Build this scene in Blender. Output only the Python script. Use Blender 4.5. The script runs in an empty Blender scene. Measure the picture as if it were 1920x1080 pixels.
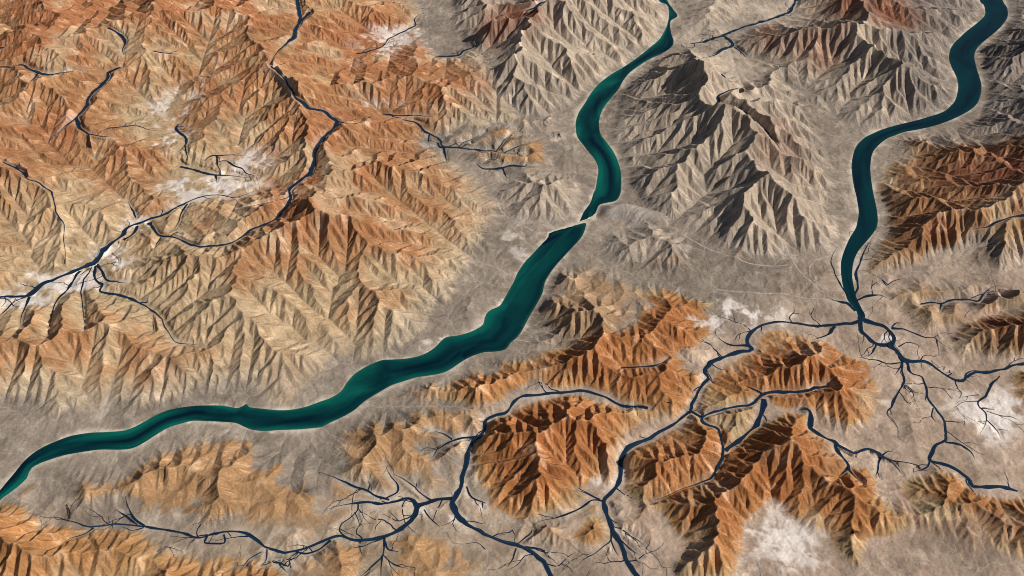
import bpy, math, random, time
import numpy as np
from mathutils import Vector

T0 = time.time()
random.seed(7)
RNG = np.random.default_rng(11)

# ------------------------------------------------------------------ camera, sky, sun, exposure
CAM_H = 1500.0
PITCH = 45.0
HFOV = 55.0
SUN_EL, SUN_AZ = 40.0, 97.0          # azimuth clockwise from +Y (the view direction)

sc = bpy.context.scene
COL = sc.collection
cam_d = bpy.data.cameras.new("camera")
cam = bpy.data.objects.new("camera", cam_d)
COL.objects.link(cam)
cam.location = (0, 0, CAM_H)
cam.rotation_euler = (math.radians(90 - PITCH), 0, 0)
cam_d.sensor_fit = 'HORIZONTAL'
cam_d.angle = math.radians(HFOV)
cam_d.clip_start = 1.0
cam_d.clip_end = 80000.0
sc.camera = cam

world = bpy.data.worlds.new("World")
sc.world = world
world.use_nodes = True
wn = world.node_tree
bg = wn.nodes["Background"]
sky = wn.nodes.new("ShaderNodeTexSky")
sky.sky_type = 'NISHITA'
sky.sun_disc = False
sky.sun_elevation = math.radians(SUN_EL)
sky.sun_rotation = math.radians(SUN_AZ)
sky.air_density = 1.0
sky.dust_density = 1.0
wn.links.new(sky.outputs[0], bg.inputs[0])
bg.inputs[1].default_value = 0.05

sun_d = bpy.data.lights.new("sun", 'SUN')
sun = bpy.data.objects.new("sun", sun_d)
COL.objects.link(sun)
sun_d.energy = 4.9
sun_d.angle = math.radians(0.5)
sun_d.color = (1.0, 0.95, 0.87)
a, e = math.radians(SUN_AZ), math.radians(SUN_EL)
to_sun = Vector((math.sin(a) * math.cos(e), math.cos(a) * math.cos(e), math.sin(e)))
sun.rotation_euler = to_sun.to_track_quat('Z', 'Y').to_euler()
sun.location = (0, 1500, 3000)

vs = sc.view_settings
vs.view_transform = 'Standard'
vs.look = 'None'
vs.exposure = 0.0
vs.gamma = 1.0
sc.cycles.max_bounces = 5
sc.cycles.diffuse_bounces = 3
sc.cycles.use_denoising = True
sc.cycles.filter_width = 1.0

# ------------------------------------------------------------------ surveying: picture point -> ground point at height z
TH = math.tan(math.radians(HFOV) / 2)
CP, SP = math.cos(math.radians(PITCH)), math.sin(math.radians(PITCH))


def ground(px, py, z=0.0):
    u = (px - 960) / 960 * TH
    v = (540 - py) / 960 * TH
    d = (u, CP + v * SP, -SP + v * CP)
    t = (z - CAM_H) / d[2]
    return (d[0] * t, d[1] * t)


def px_metre(py):
    """metres across one picture pixel of the survey at that row"""
    v = (540 - py) / 960 * TH
    return (-CAM_H / (-SP + v * CP)) / 960 * TH


# ------------------------------------------------------------------ the rivers: left and right banks
BANKS = {
 'upper': (
  [(1222,-40),(1235,0),(1250,8),(1255,20),(1252,43),(1245,60),(1235,75),(1220,88),(1195,108),(1167,127),(1145,140),(1123,157),(1108,175),(1097,193),(1086,210),(1080,227),(1080,243),(1083,257),(1095,273),(1107,287),(1117,302),(1122,317),(1120,335),(1117,353),(1113,362),(1107,380),(1095,397),(1086,417)],
  [(1238,-40),(1251,0),(1262,17),(1270,30),(1257,40),(1258,60),(1263,78),(1257,90),(1240,101),(1220,110),(1200,122),(1180,137),(1168,152),(1160,167),(1146,184),(1133,200),(1126,215),(1123,230),(1124,243),(1127,253),(1137,266),(1147,280),(1155,294),(1160,307),(1164,322),(1165,337),(1165,350),(1163,364),(1155,376),(1138,380),(1124,384),(1119,394),(1115,403),(1113,408)]),
 'lower': (
  [(1026,436.5),(1029,444),(1018,455),(1007,467),(997,478),(987,488),(978,500),(970,513),(964,527),(957,540),(948,556),(937,573),(922,580),(913,587),(909,597),(906,608),(895,616),(880,623),(858,629),(835,633),(817,650),(803,660),(787,667),(770,671),(753,673),(735,674),(717,675),(702,680),(687,687),(674,695),(663,703),(650,718),(640,733),(622,745),(600,753),(575,762),(547,768),(520,769),(490,766),(467,763),(462,757),(447,765),(420,761),(393,760),(363,761),(333,765),(312,770),(293,778),(275,788),(253,800),(240,805),(227,808),(200,810),(173,811),(150,814),(130,818),(108,826),(87,835),(69,845),(53,857),(40,870),(30,883),(20,895),(10,907),(0,919),(-40,960),(-90,1000),(-220,1090),(-420,1180)],
  [(1036,433),(1047,429.5),(1068,424),(1087,420),(1098,418),(1098,426),(1093,440),(1086,450),(1077,460),(1060,478),(1043,497),(1031,513),(1023,527),(1019,540),(1017,550),(1006,571),(993,593),(985,608),(977,623),(967,635),(957,643),(948,655),(930,659),(910,660),(895,664),(880,670),(866,678),(853,687),(840,695),(827,700),(805,704),(783,707),(766,712),(750,717),(735,722),(712,735),(683,753),(667,767),(653,776),(640,783),(620,792),(605,800),(593,802),(560,805),(527,806),(500,808),(483,807),(470,805),(456,799),(443,793),(422,791),(400,790),(380,789),(360,789),(340,794),(320,800),(306,807),(293,815),(281,823),(270,830),(255,838),(240,842),(215,843),(187,843),(157,847),(127,852),(108,857),(90,863),(74,869),(60,877),(54,886),(50,897),(42,905),(33,913),(20,923),(7,932),(-2,940),(-30,970),(-70,1010),(-190,1105),(-390,1200)]),
 'east': (
  [(1822,-50),(1837,0),(1844,8),(1847,17),(1847,28),(1838,38),(1827,47),(1813,58),(1800,70),(1790,80),(1783,90),(1780,101),(1780,113),(1784,125),(1790,137),(1795,149),(1797,160),(1795,176),(1790,190),(1782,199),(1773,207),(1760,213),(1747,217),(1724,224),(1700,230),(1676,236),(1653,243),(1637,250),(1623,257),(1614,265),(1607,273),(1601,286),(1598,300),(1597,313),(1598,327),(1600,342),(1603,357),(1606,368),(1608,380),(1610,392),(1610,403),(1608,415),(1605,427),(1599,437),(1593,447),(1587,460),(1582,473),(1579,483),(1577,493),(1577,507),(1578,520),(1580,532),(1583,543),(1590,563),(1598,573),(1605,582),(1609,592),(1608,602)],
  [(1866,-50),(1880,0),(1887,12),(1890,23),(1889,32),(1885,40),(1875,52),(1863,63),(1848,75),(1836,86),(1829,96),(1827,107),(1829,119),(1832,130),(1836,143),(1840,157),(1840,169),(1838,180),(1834,191),(1827,200),(1815,209),(1800,217),(1775,228),(1747,237),(1720,243),(1697,247),(1680,253),(1663,260),(1651,269),(1640,280),(1635,290),(1633,300),(1632,316),(1633,333),(1635,347),(1637,360),(1640,374),(1643,387),(1645,400),(1646,413),(1645,421),(1642,430),(1635,440),(1627,450),(1618,460),(1610,470),(1604,481),(1600,493),(1598,507),(1598,520),(1600,532),(1602,543),(1605,554),(1608,563),(1613,573),(1617,581),(1622,590),(1621,602)]),
}

# ------------------------------------------------------------------ the streams: (x, y, width in survey pixels), bed heights at the two ends
def W(pts, w=None):
    out, last = [], w
    for p in pts:
        if len(p) > 2:
            last = p[2]
            out.append(p)
        else:
            out.append((p[0], p[1], None))
    xs = [i for i, p in enumerate(out) if p[2] is not None]
    if not xs:
        return [(p[0], p[1], w) for p in out]
    res = []
    for i, p in enumerate(out):
        if p[2] is not None:
            res.append(p)
        else:
            lo = [k for k in xs if k < i]
            hi = [k for k in xs if k > i]
            if lo and hi:
                k0, k1 = lo[-1], hi[0]
                f = (i - k0) / (k1 - k0)
                ww = out[k0][2] * (1 - f) + out[k1][2] * f
            else:
                ww = out[lo[-1] if lo else hi[0]][2]
            res.append((p[0], p[1], ww))
    return res


# (label, [ (points, z0, z1, flat metres either side) main first, then tributaries ])
NETS = [
 ("dark stream winding from the foot of the eastern river through orange hills to the bottom edge", [
  ([(1612,601,8),(1595,606),(1570,609),(1530,610),(1495,607,6),(1470,604,5),(1440,606,6),(1420,612),(1410,620),(1402,632),(1402,645),(1410,655,10),(1404,659),(1390,660),(1370,665),(1345,674),(1330,682,8),(1324,695),(1330,710),(1322,718),(1310,735),(1300,755),(1293,770),(1270,790,8),(1245,805),(1215,823),(1185,835),(1170,850,9),(1163,865),(1163,885),(1160,905),(1148,922),(1135,935),(1133,942,11),(1137,958),(1147,985),(1160,1010),(1172,1040),(1180,1060),(1200,1095,11),(1215,1130,11)], 0.5, 4, 13),
  ([(1402,648,6),(1380,647),(1362,643),(1347,634,3)], 2, 4, 8),
  ([(1565,611,6),(1555,625),(1535,634),(1520,638,2)], 1, 3, 10),
  ([(1487,606,2.5),(1481,596),(1489,585),(1488,575,1.2)], 1, 3, 8),
  ([(1133,940,7),(1115,938),(1095,948,5),(1075,958),(1045,970,3.5),(1010,978),(997,990,1.6)], 4, 7, 22),
  ([(1125,937,4),(1100,925),(1080,918,1.5)], 4, 8, 10),
  ([(1147,988,5),(1145,1015),(1125,1032,3),(1095,1048),(1080,1065,1.4)], 4, 6, 20),
  ([(1146,1013,3),(1152,1030),(1160,1042,1.3)], 4, 6, 8),
  ([(1163,1012,3),(1190,1035),(1202,1042,1.3)], 4, 6, 8),
  ([(1172,1000,1.5),(1195,1012),(1215,1030),(1235,1050),(1245,1075,1.2)], 4, 6, 8),
  ([(1293,770,6),(1316,783,6)], 4, 6, 6),
 ]),
 ("forked dark stream looping between the orange ridges with a wide flooded head", [
  ([(1550,724,7),(1520,730,8),(1490,733),(1455,735,8),(1430,738,8),(1420,748),(1410,758),(1380,763,6),(1350,770),(1325,777),(1318,785,7),(1325,798),(1345,803),(1352,815),(1356,838,8),(1352,858,9),(1342,882),(1333,897,7),(1310,907),(1280,918,5),(1255,930),(1220,942,2)], 14, 7, 6),
  ([(1433,748,13),(1432,765,10),(1425,785),(1405,810,9),(1380,830),(1360,845,9)], 13, 9, 12),
  ([(1430,738,6),(1405,726,2),(1395,722,1)], 13, 15, 6),
 ]),
 ("dark stream curving off the orange hills and running down past the bottom edge at centre", [
  ([(1215,765,6),(1195,762),(1165,760,7),(1140,747),(1110,735),(1080,733),(1040,736),(1005,740,7),(980,742),(965,752),(950,772,8),(930,777),(912,787),(908,805,8),(900,818),(885,828),(878,845,10),(875,870),(868,895),(862,915),(852,930,12),(845,940),(850,955),(862,972,10),(880,985),(905,998),(935,1010),(965,1022),(990,1030),(1010,1045,11),(1025,1065),(1040,1092,12),(1055,1130,12)], 9, 2, 12),
  ([(895,820,7),(870,822),(850,825,5),(830,835),(820,842,4),(795,845,1.4)], 5, 8, 16),
  ([(848,824,5),(835,815),(815,808,1.3)], 6, 8, 8),
  ([(822,838,3),(812,857,1.3)], 6, 8, 8),
  ([(875,912,5),(882,928),(895,938),(908,942,4),(912,944,2)], 3, 4, 10),
  ([(905,942,3),(905,953,1.5)], 4, 4, 5),
  ([(968,1022,3),(985,1008),(995,1000,3),(1000,985,1.3)], 3, 4, 8),
  ([(968,1028,4),(962,1048),(952,1062,1.5)], 3, 4, 8),
  ([(1000,1040,3),(985,1042),(970,1060,2),(945,1072,1.2)], 3, 4, 8),
  ([(1022,1034,6),(1014,1030),(985,1024,3)], 3, 3, 5),
  ([(910,1030,1.5),(895,1018),(870,1020),(845,1018,1.2)], 3, 4, 6),
 ]),
 ("braided dark stream meandering westward along the bottom of the tan lowland", [
  ([(848,935,10),(825,936),(800,943),(785,950),(780,962,11),(765,980),(745,998,9),(720,1005),(690,1012,9),(660,1013),(640,1007),(620,1010,7),(590,1022),(560,1032,6),(525,1034,7),(505,1028),(490,1018,8),(470,1005),(450,998,6),(410,997),(390,1005,6),(375,1010),(340,1000,7),(315,993),(280,990,8),(245,984),(215,982,6),(190,986),(170,988,8),(150,980),(130,976,7),(110,970),(95,974),(78,985,2)], 3, 5, 22),
  ([(782,955,9),(775,940),(760,935,9),(735,942),(715,945),(690,942,6),(660,944),(635,948),(605,958,2)], 3, 6, 18),
  ([(672,944,4),(670,958),(655,972,3),(640,980),(636,995,3),(650,1008,4)], 4, 4, 10),
  ([(665,960,2.5),(672,975),(676,990,1.2)], 4, 4, 5),
  ([(722,1005,6),(718,1030),(716,1050,4),(714,1085,3)], 4, 7, 12),
  ([(716,1045,3.5),(695,1065),(672,1084,1.5)], 5, 7, 8),
  ([(718,1040,3.5),(735,1055),(750,1062),(765,1066,1.3)], 5, 7, 8),
  ([(722,1015,5),(728,1030),(748,1034,3)], 4, 5, 8),
  ([(730,937,5),(705,930),(690,920,4),(665,912),(650,905,3),(630,895),(600,885,1.4)], 5, 9, 12),
  ([(690,920,3),(694,908),(690,900,1.2)], 5, 9, 6),
  ([(725,934,4),(745,922),(745,908,3),(733,893),(722,872,1.4)], 5, 9, 10),
  ([(808,938,4),(785,922),(778,912),(755,897),(735,888,1.3)], 4, 9, 8),
  ([(782,905,1.5),(779,918,2)], 6, 6, 5),
  ([(795,955,3.5),(805,970),(825,988,1.3)], 3, 5, 6),
  ([(390,1003,4),(385,1018),(400,1021),(421,1018,4),(420,1002,4)], 5, 5, 6),
  ([(272,986,5),(250,972),(240,950),(235,930,2)], 5, 9, 8),
  ([(258,984,4),(235,968),(218,955,2.2)], 5, 8, 6),
  ([(130,973,4),(131,960),(125,945,1.3)], 5, 6, 6),
  ([(175,990,4),(160,1000),(135,1008),(115,1020,1.2)], 5, 9, 6),
  ([(501,1030,4),(500,1048),(492,1060,1.5)], 5, 6, 8),
  ([(490,1035,2),(468,1048),(458,1060),(440,1060,1.2)], 5, 6, 6),
  ([(620,1013,5),(600,1030),(575,1038),(555,1034,5)], 4, 4, 6),
  ([(560,1036,2.5),(545,1052,1.2)], 4, 5, 5),
  ([(295,1035,1.4),(310,1025),(345,1035,1.2)], 8, 8, 5),
  ([(545,1055,3.5),(540,1062),(523,1055,3),(540,1075,1.5)], 6, 6, 6),
 ]),
 ("dark twin stream enclosing a white gravel island below the eastern river", [
  ([(1616,592,13),(1613,606,9),(1614,618),(1622,627),(1633,638),(1643,645,9),(1660,647),(1672,646,9)], 0, 0.5, 30),
  ([(1620,600,11),(1640,606),(1658,612,8),(1670,624),(1676,636),(1672,648,10),(1682,658),(1688,668,9),(1695,674,11),(1710,676),(1735,678,7),(1755,690),(1775,703),(1790,712,8),(1805,714),(1815,706),(1830,700,7),(1855,698),(1880,692),(1905,685),(1960,672,7)], 0, 6, 30),
  ([(1810,710,3),(1812,701),(1825,695),(1850,697,2)], 4, 5, 6),
  ([(1775,705,3),(1785,700),(1770,697,2)], 3, 4, 6),
  ([(1605,583,7),(1590,570),(1575,565,5),(1558,562,2)], 0.5, 2, 16),
  ([(1606,563,6),(1625,556,6),(1650,553),(1664,559,1.5)], 0.5, 4, 14),
  ([(1602,556,6),(1608,535,5),(1605,515),(1608,500),(1616,484,4),(1625,465,2),(1640,440,1.3)], 0.5, 2, 10),
  ([(1592,555,4),(1575,530,2.5),(1562,505),(1560,480),(1572,462,1.2)], 0.5, 2, 10),
  ([(1693,676,5),(1688,687),(1678,704,1.3)], 1, 2, 12),
  ([(1692,678,5),(1692,700),(1694,718,4),(1685,735),(1672,757,4),(1665,775,3),(1680,793),(1684,805,3),(1684,820),(1702,832,1.3)], 1, 4, 20),
  ([(1668,765,2),(1672,778),(1662,772,1.2)], 2, 3, 6),
  ([(1696,722,2),(1712,738),(1709,748,1.2)], 2, 3, 6),
  ([(1700,678,6),(1710,700),(1730,707,5),(1737,725),(1740,745,5),(1750,760),(1768,785,5),(1773,800),(1774,826,5)], 1, 3, 20),
  ([(1738,735,2.5),(1735,752,1.2)], 2, 2, 5),
  ([(1750,765,2.5),(1748,780),(1756,792,1.2)], 2, 2, 5),
  ([(1672,615,5),(1690,617,4),(1710,625),(1735,632,3),(1755,634),(1760,655),(1760,668,1.2)], 0.8, 4, 12),
  ([(1672,613,3),(1683,605),(1692,606,1.3)], 0.8, 2, 8),
  ([(1690,680,3),(1665,682,4),(1645,675),(1625,672),(1598,667,1.3)], 1, 3, 12),
  ([(1643,647,6),(1637,660),(1630,667,3)], 0.6, 1, 8),
  ([(1685,650,2),(1700,642),(1718,645),(1732,655,1.3)], 0.8, 3, 8),
 ]),
 ("dark stream leaving a flooded pond under the eastern orange hills at the right edge", [
  ([(1774,826,5),(1752,835,7),(1745,848),(1742,862,10),(1765,868,8),(1785,875),(1805,888,9),(1817,900),(1822,910,9),(1850,912,9),(1885,914,12),(1908,921,4)], 3, 6, 14),
  ([(1774,829,4),(1795,832),(1815,842),(1825,852),(1828,862,1.5)], 3, 5, 8),
  ([(1745,860,4),(1740,875),(1725,882),(1712,884,2)], 4, 5, 8),
 ]),
 ("dark stream stepping east down the orange ridge with short rootlike forks", [
  ([(1508,765,7),(1518,770,9),(1521,785),(1518,802,9),(1535,812),(1550,822,9),(1565,828),(1580,838,9),(1600,850,8),(1612,846),(1628,842,7),(1645,848),(1660,858,8),(1680,865),(1705,868,6),(1722,873),(1730,882,5),(1745,880,2)], 20, 5, 6),
  ([(1567,830,8),(1568,842),(1580,858,7),(1590,872),(1592,882,6),(1602,892),(1617,906,2)], 14, 12, 8),
  ([(1590,877,5),(1578,890),(1572,895,1.3)], 12, 12, 5),
  ([(1603,850,5),(1606,858,3)], 8, 8, 5),
  ([(1652,856,5),(1647,870),(1646,884,4),(1640,893,1.3)], 6, 6, 8),
  ([(1655,853,3),(1665,846),(1676,848,1.3)], 6, 7, 6),
  ([(1645,884,2),(1650,897,1.2)], 6, 6, 4),
  ([(1662,860,3),(1675,868),(1685,880),(1692,890,1.3)], 6, 6, 6),
  ([(1682,866,3),(1686,877,1.3)], 6, 6, 5),
 ]),
 ("rootlike black creek spreading across the white salt flat at right", [
  ([(1875,705,3),(1862,720,5),(1848,738),(1835,752,4),(1838,765),(1848,775,4),(1850,790),(1842,805),(1838,813,1.3)], 5, 3, 16),
  ([(1850,788,3),(1862,798),(1872,810),(1877,822,1.3)], 3, 3, 8),
  ([(1850,771,2.5),(1875,778),(1895,781),(1915,790,1.2)], 3, 3, 8),
  ([(1836,740,2.5),(1815,743),(1800,746,1.2)], 4, 4, 8),
  ([(1833,752,2),(1805,755),(1790,764,1.2)], 4, 4, 8),
  ([(1846,795,2),(1835,790,1.2)], 3, 3, 4),
  ([(1700,722,1.5),(1718,738,1.2)], 3, 3, 4),
 ]),
 ("narrow dark creek with a bulging bend among small tan hills at the right", [
  ([(1727,570,4),(1745,567),(1765,571,5),(1785,563),(1810,560,6),(1835,563,5),(1844,552),(1855,540,3),(1875,536),(1888,540,1.3)], 4, 8, 10),
  ([(1765,571,4),(1762,584,1.5)], 4, 4, 5),
  ([(1822,559,2.5),(1835,553),(1846,551,2)], 5, 6, 5),
  ([(1852,548,2),(1870,545,1.2)], 7, 7, 4),
 ]),
 ("small dark oxbow creek lying on grey plain right of the river mouth", [
  ([(1655,525,3),(1662,535),(1672,528,3),(1685,524),(1700,522,1.4)], 3, 4, 8),
 ]),
 ("broad navy stream with feathered lower branches draining the white flats to the left edge", [
  ([(-420,590,9),(-240,560,9),(-60,560,9),(0,557,8),(30,556),(55,553,10),(75,535),(110,520,9),(140,508),(165,498,11),(180,490,15),(195,470),(210,455,12),(230,440),(240,427),(270,415,10),(300,405),(330,390,9),(355,377),(385,368,8),(415,366),(440,370,7),(465,362),(500,350,3)], 8, 22, 30),
  ([(50,556,6),(30,565),(10,582),(-8,600,3)], 8, 8, 12),
  ([(55,556,6),(50,570),(42,590),(38,610,1.5)], 8, 12, 8),
  ([(178,492,8),(178,515,6),(182,527),(192,533),(188,545,5),(205,550),(230,553,5),(255,565),(285,580,4),(300,595),(315,620),(330,640,3),(350,645),(385,648,1.3)], 10, 14, 12),
  ([(182,495,8),(190,510,7),(200,525),(225,530,4),(240,530,1.5)], 10, 12, 12),
  ([(148,508,7),(135,530,6),(125,545),(108,562,4),(95,595),(90,630,1.3)], 10, 14, 10),
  ([(174,498,4),(160,520),(152,545),(155,580,2),(160,620,1.2)], 10, 14, 8),
  ([(168,503,3),(150,515),(140,520,1.3)], 10, 11, 6),
  ([(289,620,2),(288,600),(289,585,1.2)], 14, 14, 5),
  ([(258,420,5),(252,436),(232,450,6)], 14, 13, 6),
  ([(352,382,4),(340,400),(330,425),(320,432,1.6)], 18, 20, 8),
  ([(255,408,3),(248,393),(240,378,1.5)], 15, 19, 8),
  ([(210,474,1.5),(222,485),(222,495,1.2)], 12, 13, 5),
  ([(78,536,4),(60,545),(50,553,4)], 8, 8, 6),
 ]),
 ("navy stream cut in a curve through the highest orange ridges", [
  ([(280,417,8),(290,430,6),(300,443),(325,445,4),(350,455),(375,463,5),(400,460),(430,457,5),(450,447),(475,428,7),(500,420),(520,408,7),(535,390),(545,375,7),(545,355),(560,340),(580,325,9),(587,305),(590,285,8),(600,265),(620,245,9),(632,230,10),(625,222),(605,208,8),(580,203),(565,190,8),(552,180,6),(546,170,4),(535,150,3),(520,134,4),(508,124,3.5)], 17, 62, 5),
  ([(302,445,4),(290,465,2)], 18, 19, 5),
  ([(318,444,4),(330,436),(340,438,1.6)], 19, 20, 5),
  ([(632,227,4),(660,233,2),(690,226,1.3)], 55, 58, 4),
  ([(545,362,3),(535,372),(480,385),(440,390,1.5)], 40, 40, 4),
 ]),
 ("blue stream forking on the orange highland of the far left", [
  ([(226,126,6),(205,135,8),(200,150),(180,168,8),(165,185),(160,200,8),(145,219,10),(125,235,6),(105,252,2)], 70, 45, 12),
  ([(143,220,9),(150,240,7),(165,252,6),(170,268,3)], 50, 46, 8),
  ([(162,250,4),(185,255),(212,257,2)], 47, 47, 8),
 ]),
 ("thin blue stream lying across the far left edge of the orange highland", [
  ([(-60,128,5),(0,126,4),(20,126),(38,121,6),(55,130),(75,137,8),(90,140),(115,137,6),(135,133),(165,133,3)], 62, 68, 14),
  ([(70,138,6),(65,146),(56,153,3)], 63, 62, 6),
  ([(0,90,8),(10,88,3)], 66, 66, 4),
 ]),
 ("short blue stream in a notch of the far orange hills", [
  ([(202,52,4),(215,58),(228,68,7),(233,80),(230,92,5),(232,102,3)], 92, 80, 6),
 ]),
 ("short blue sliver of water on an orange saddle", [
  ([(288,96,4),(300,98,5),(332,102,2)], 80, 80, 10),
 ]),
 ("forked blue stream running off the far orange ridges at the top edge", [
  ([(552,-40,6),(558,0,9),(560,20),(563,38,9),(555,55),(550,70,14),(530,88,8),(515,105),(506,122,3)], 72, 60, 6),
  ([(563,40,10),(582,22,5)], 68, 72, 5),
  ([(535,118,2),(515,126),(495,130,1.5)], 60, 60, 5),
 ]),
 ("small navy stream hooking below the grey salt pan", [
  ([(335,232,3),(330,242,6),(345,256),(350,267,7),(342,278),(328,290,2)], 34, 30, 18),
  ([(330,238,4),(346,237,1.5)], 34, 34, 6),
  ([(347,273,4),(350,288),(353,298,1.3)], 31, 30, 8),
 ]),
 ("straight navy stream on the pale flat between orange hills", [
  ([(338,312,5),(365,319,6),(400,327,6),(440,331),(465,333,2)], 26, 26, 26),
  ([(404,328,4),(406,342,1.4)], 26, 26, 6),
 ]),
 ("branching navy creek on the pale flat above the straight stream", [
  ([(384,302,2.5),(392,294,4),(408,291,5),(435,290),(450,287,1.3)], 27, 29, 20),
  ([(406,292,4),(409,307,4),(415,324,2)], 27, 27, 8),
  ([(410,304,3),(422,301),(440,311,4),(455,316),(463,325,4),(482,330,2)], 27, 27, 16),
 ]),
 ("thin grey creek drawn out across the rim of the salt pan", [
  ([(200,241,2.5),(250,236,3.5),(275,242),(292,245,2)], 40, 38, 18),
 ]),
 ("thin broken creek descending a pale wash near the left edge", [
  ([(5,303,3),(30,315,3),(42,322,5),(50,335,3),(70,342,4),(92,357,3),(100,370),(105,395,3),(120,420),(121,450,2.5),(123,490,1.5)], 34, 13, 6),
 ]),
 ("black rootlike creek spreading east from the orange foothills", [
  ([(755,224,3),(768,227,5),(780,230,6),(795,245),(815,255,6),(826,263),(831,275,7),(860,277,6),(890,280),(920,283,5),(945,287),(985,288,1.4)], 22, 10, 22),
  ([(821,268,4),(824,275),(832,276,6)], 16, 16, 5),
  ([(833,276,6),(833,288,4),(838,302,2)], 15, 14, 8),
  ([(858,277,3),(870,267),(885,262),(908,247,1.3)], 14, 15, 10),
  ([(883,264,2),(885,269,1.2)], 14, 14, 4),
  ([(930,284,3),(940,270),(958,250,1.2)], 12, 13, 8),
  ([(945,287,3),(968,275),(990,267,1.2)], 11, 11, 8),
  ([(970,285,2),(972,292,1.2)], 10, 10, 4),
  ([(805,253,4),(803,268,2)], 18, 18, 5),
  ([(718,214,4),(745,217,5),(780,217,4),(807,219,1.6)], 26, 24, 14),
  ([(735,218,2),(752,222,3)], 25, 24, 6),
 ]),
 ("short black creek on tan ground left of the emerald river", [
  ([(895,308,3),(905,315,4),(925,317),(942,314,5),(960,310,4),(985,312),(1015,311,2)], 9, 6, 16),
  ([(943,315,4),(948,328),(950,338,1.3)], 8, 7, 8),
  ([(906,307,1.4),(920,298),(938,302),(940,310,1.3)], 9, 9, 6),
  ([(920,317,2),(915,323,1.2)], 8, 8, 4),
 ]),
 ("thin black creek on the pale saddle below the far grey mountains", [
  ([(668,101,3),(690,97,5),(715,88,3),(730,72,4),(750,62),(770,52,5),(780,45,6),(778,36),(785,28,4),(800,24,1.5)], 30, 36, 20),
 ]),
 ("short navy creek at the foot of the dark red cliff", [
  ([(816,107,3),(835,105,5),(860,103),(870,95,6),(890,88,7),(893,80,3)], 30, 30, 14),
 ]),
 ("blue creek crossing the pale plateau at the top edge", [
  ([(990,19,4),(1002,14,6),(1012,6),(1030,0,6),(1050,-14,5)], 55, 58, 16),
 ]),
 ("navy creek with a rounded fork on the sandy upland between the rivers", [
  ([(1295,82,3),(1320,78,5),(1350,68,7),(1390,52,6),(1420,44,7),(1450,34),(1480,22,9),(1488,8,5),(1500,-20,4)], 42, 50, 14),
  ([(1358,68,6),(1370,76,8),(1372,85,9),(1355,93,8),(1335,105,7),(1318,108,2)], 43, 42, 10),
  ([(1374,87,4),(1388,96),(1400,108,1.5)], 43, 44, 8),
 ]),
 ("tiny navy creek on the sandy upland", [
  ([(1345,137,3),(1358,143,5),(1366,151),(1378,153,1.5)], 66, 64, 14),
 ]),
 ("hooked navy stream running down the pale flank of the grey mountain", [
  ([(1385,165,2),(1362,172,4),(1347,180,6),(1347,192,7),(1343,199,7),(1365,200,5),(1395,210),(1408,222,6),(1435,244),(1445,258,5),(1458,272),(1465,285,2)], 88, 52, 9),
  ([(1330,202,3),(1343,200,5)], 84, 84, 3),
 ]),
 ("dark narrow stream slotted among brown ridges at the right edge", [
  ([(1960,395,7),(1920,402,6),(1880,412),(1850,425,5),(1815,431,2)], 34, 24, 3),
 ]),
 ("narrow dark stream in a slot of the jagged orange hills above the curving stream", [
  ([(1165,690,3),(1190,688,4),(1225,686,5),(1240,680),(1252,672,3)], 14, 15, 3),
 ]),
]

BAR = [(1150,388,1.5),(1133,393,3),(1120,400,5),(1110,408,6.5),(1096,414.5,5.5),(1078,420.5,5),(1060,426,4.5),(1043,431,4.5),(1028,436.5,4),(1026,444,3),(1016,456,2),(1006,467,1)]

TRACKS = [
 ("pale dirt track crossing the grey plain toward the river mouth", [(1222,395),(1250,420),(1290,447),(1330,468),(1370,484),(1410,495),(1445,499),(1478,498)]),
 ("dirt track slanting down from the grey mountain to the eastern river", [(1470,458),(1492,500),(1515,528),(1535,545),(1553,553)]),
 ("pale dirt track running along the lower edge of the plain", [(1330,542),(1380,548),(1430,551),(1470,552),(1510,559),(1552,562)]),
 ("faint looping dirt track on dark plain beside the eastern river", [(1585,455),(1560,477),(1532,487),(1518,502),(1522,525),(1545,545)]),
 ("grey dirt road coming down to the pool of the emerald river", [(930,372),(938,392),(958,412),(985,425),(1010,437),(1026,441)]),
 ("short dirt road reaching the right bank of the emerald river", [(1035,648),(1000,643),(975,637),(962,637)]),
 ("fine dirt track climbing from the bottom edge at right", [(1430,1090),(1424,1062),(1415,1048),(1395,1050)]),
]

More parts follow.
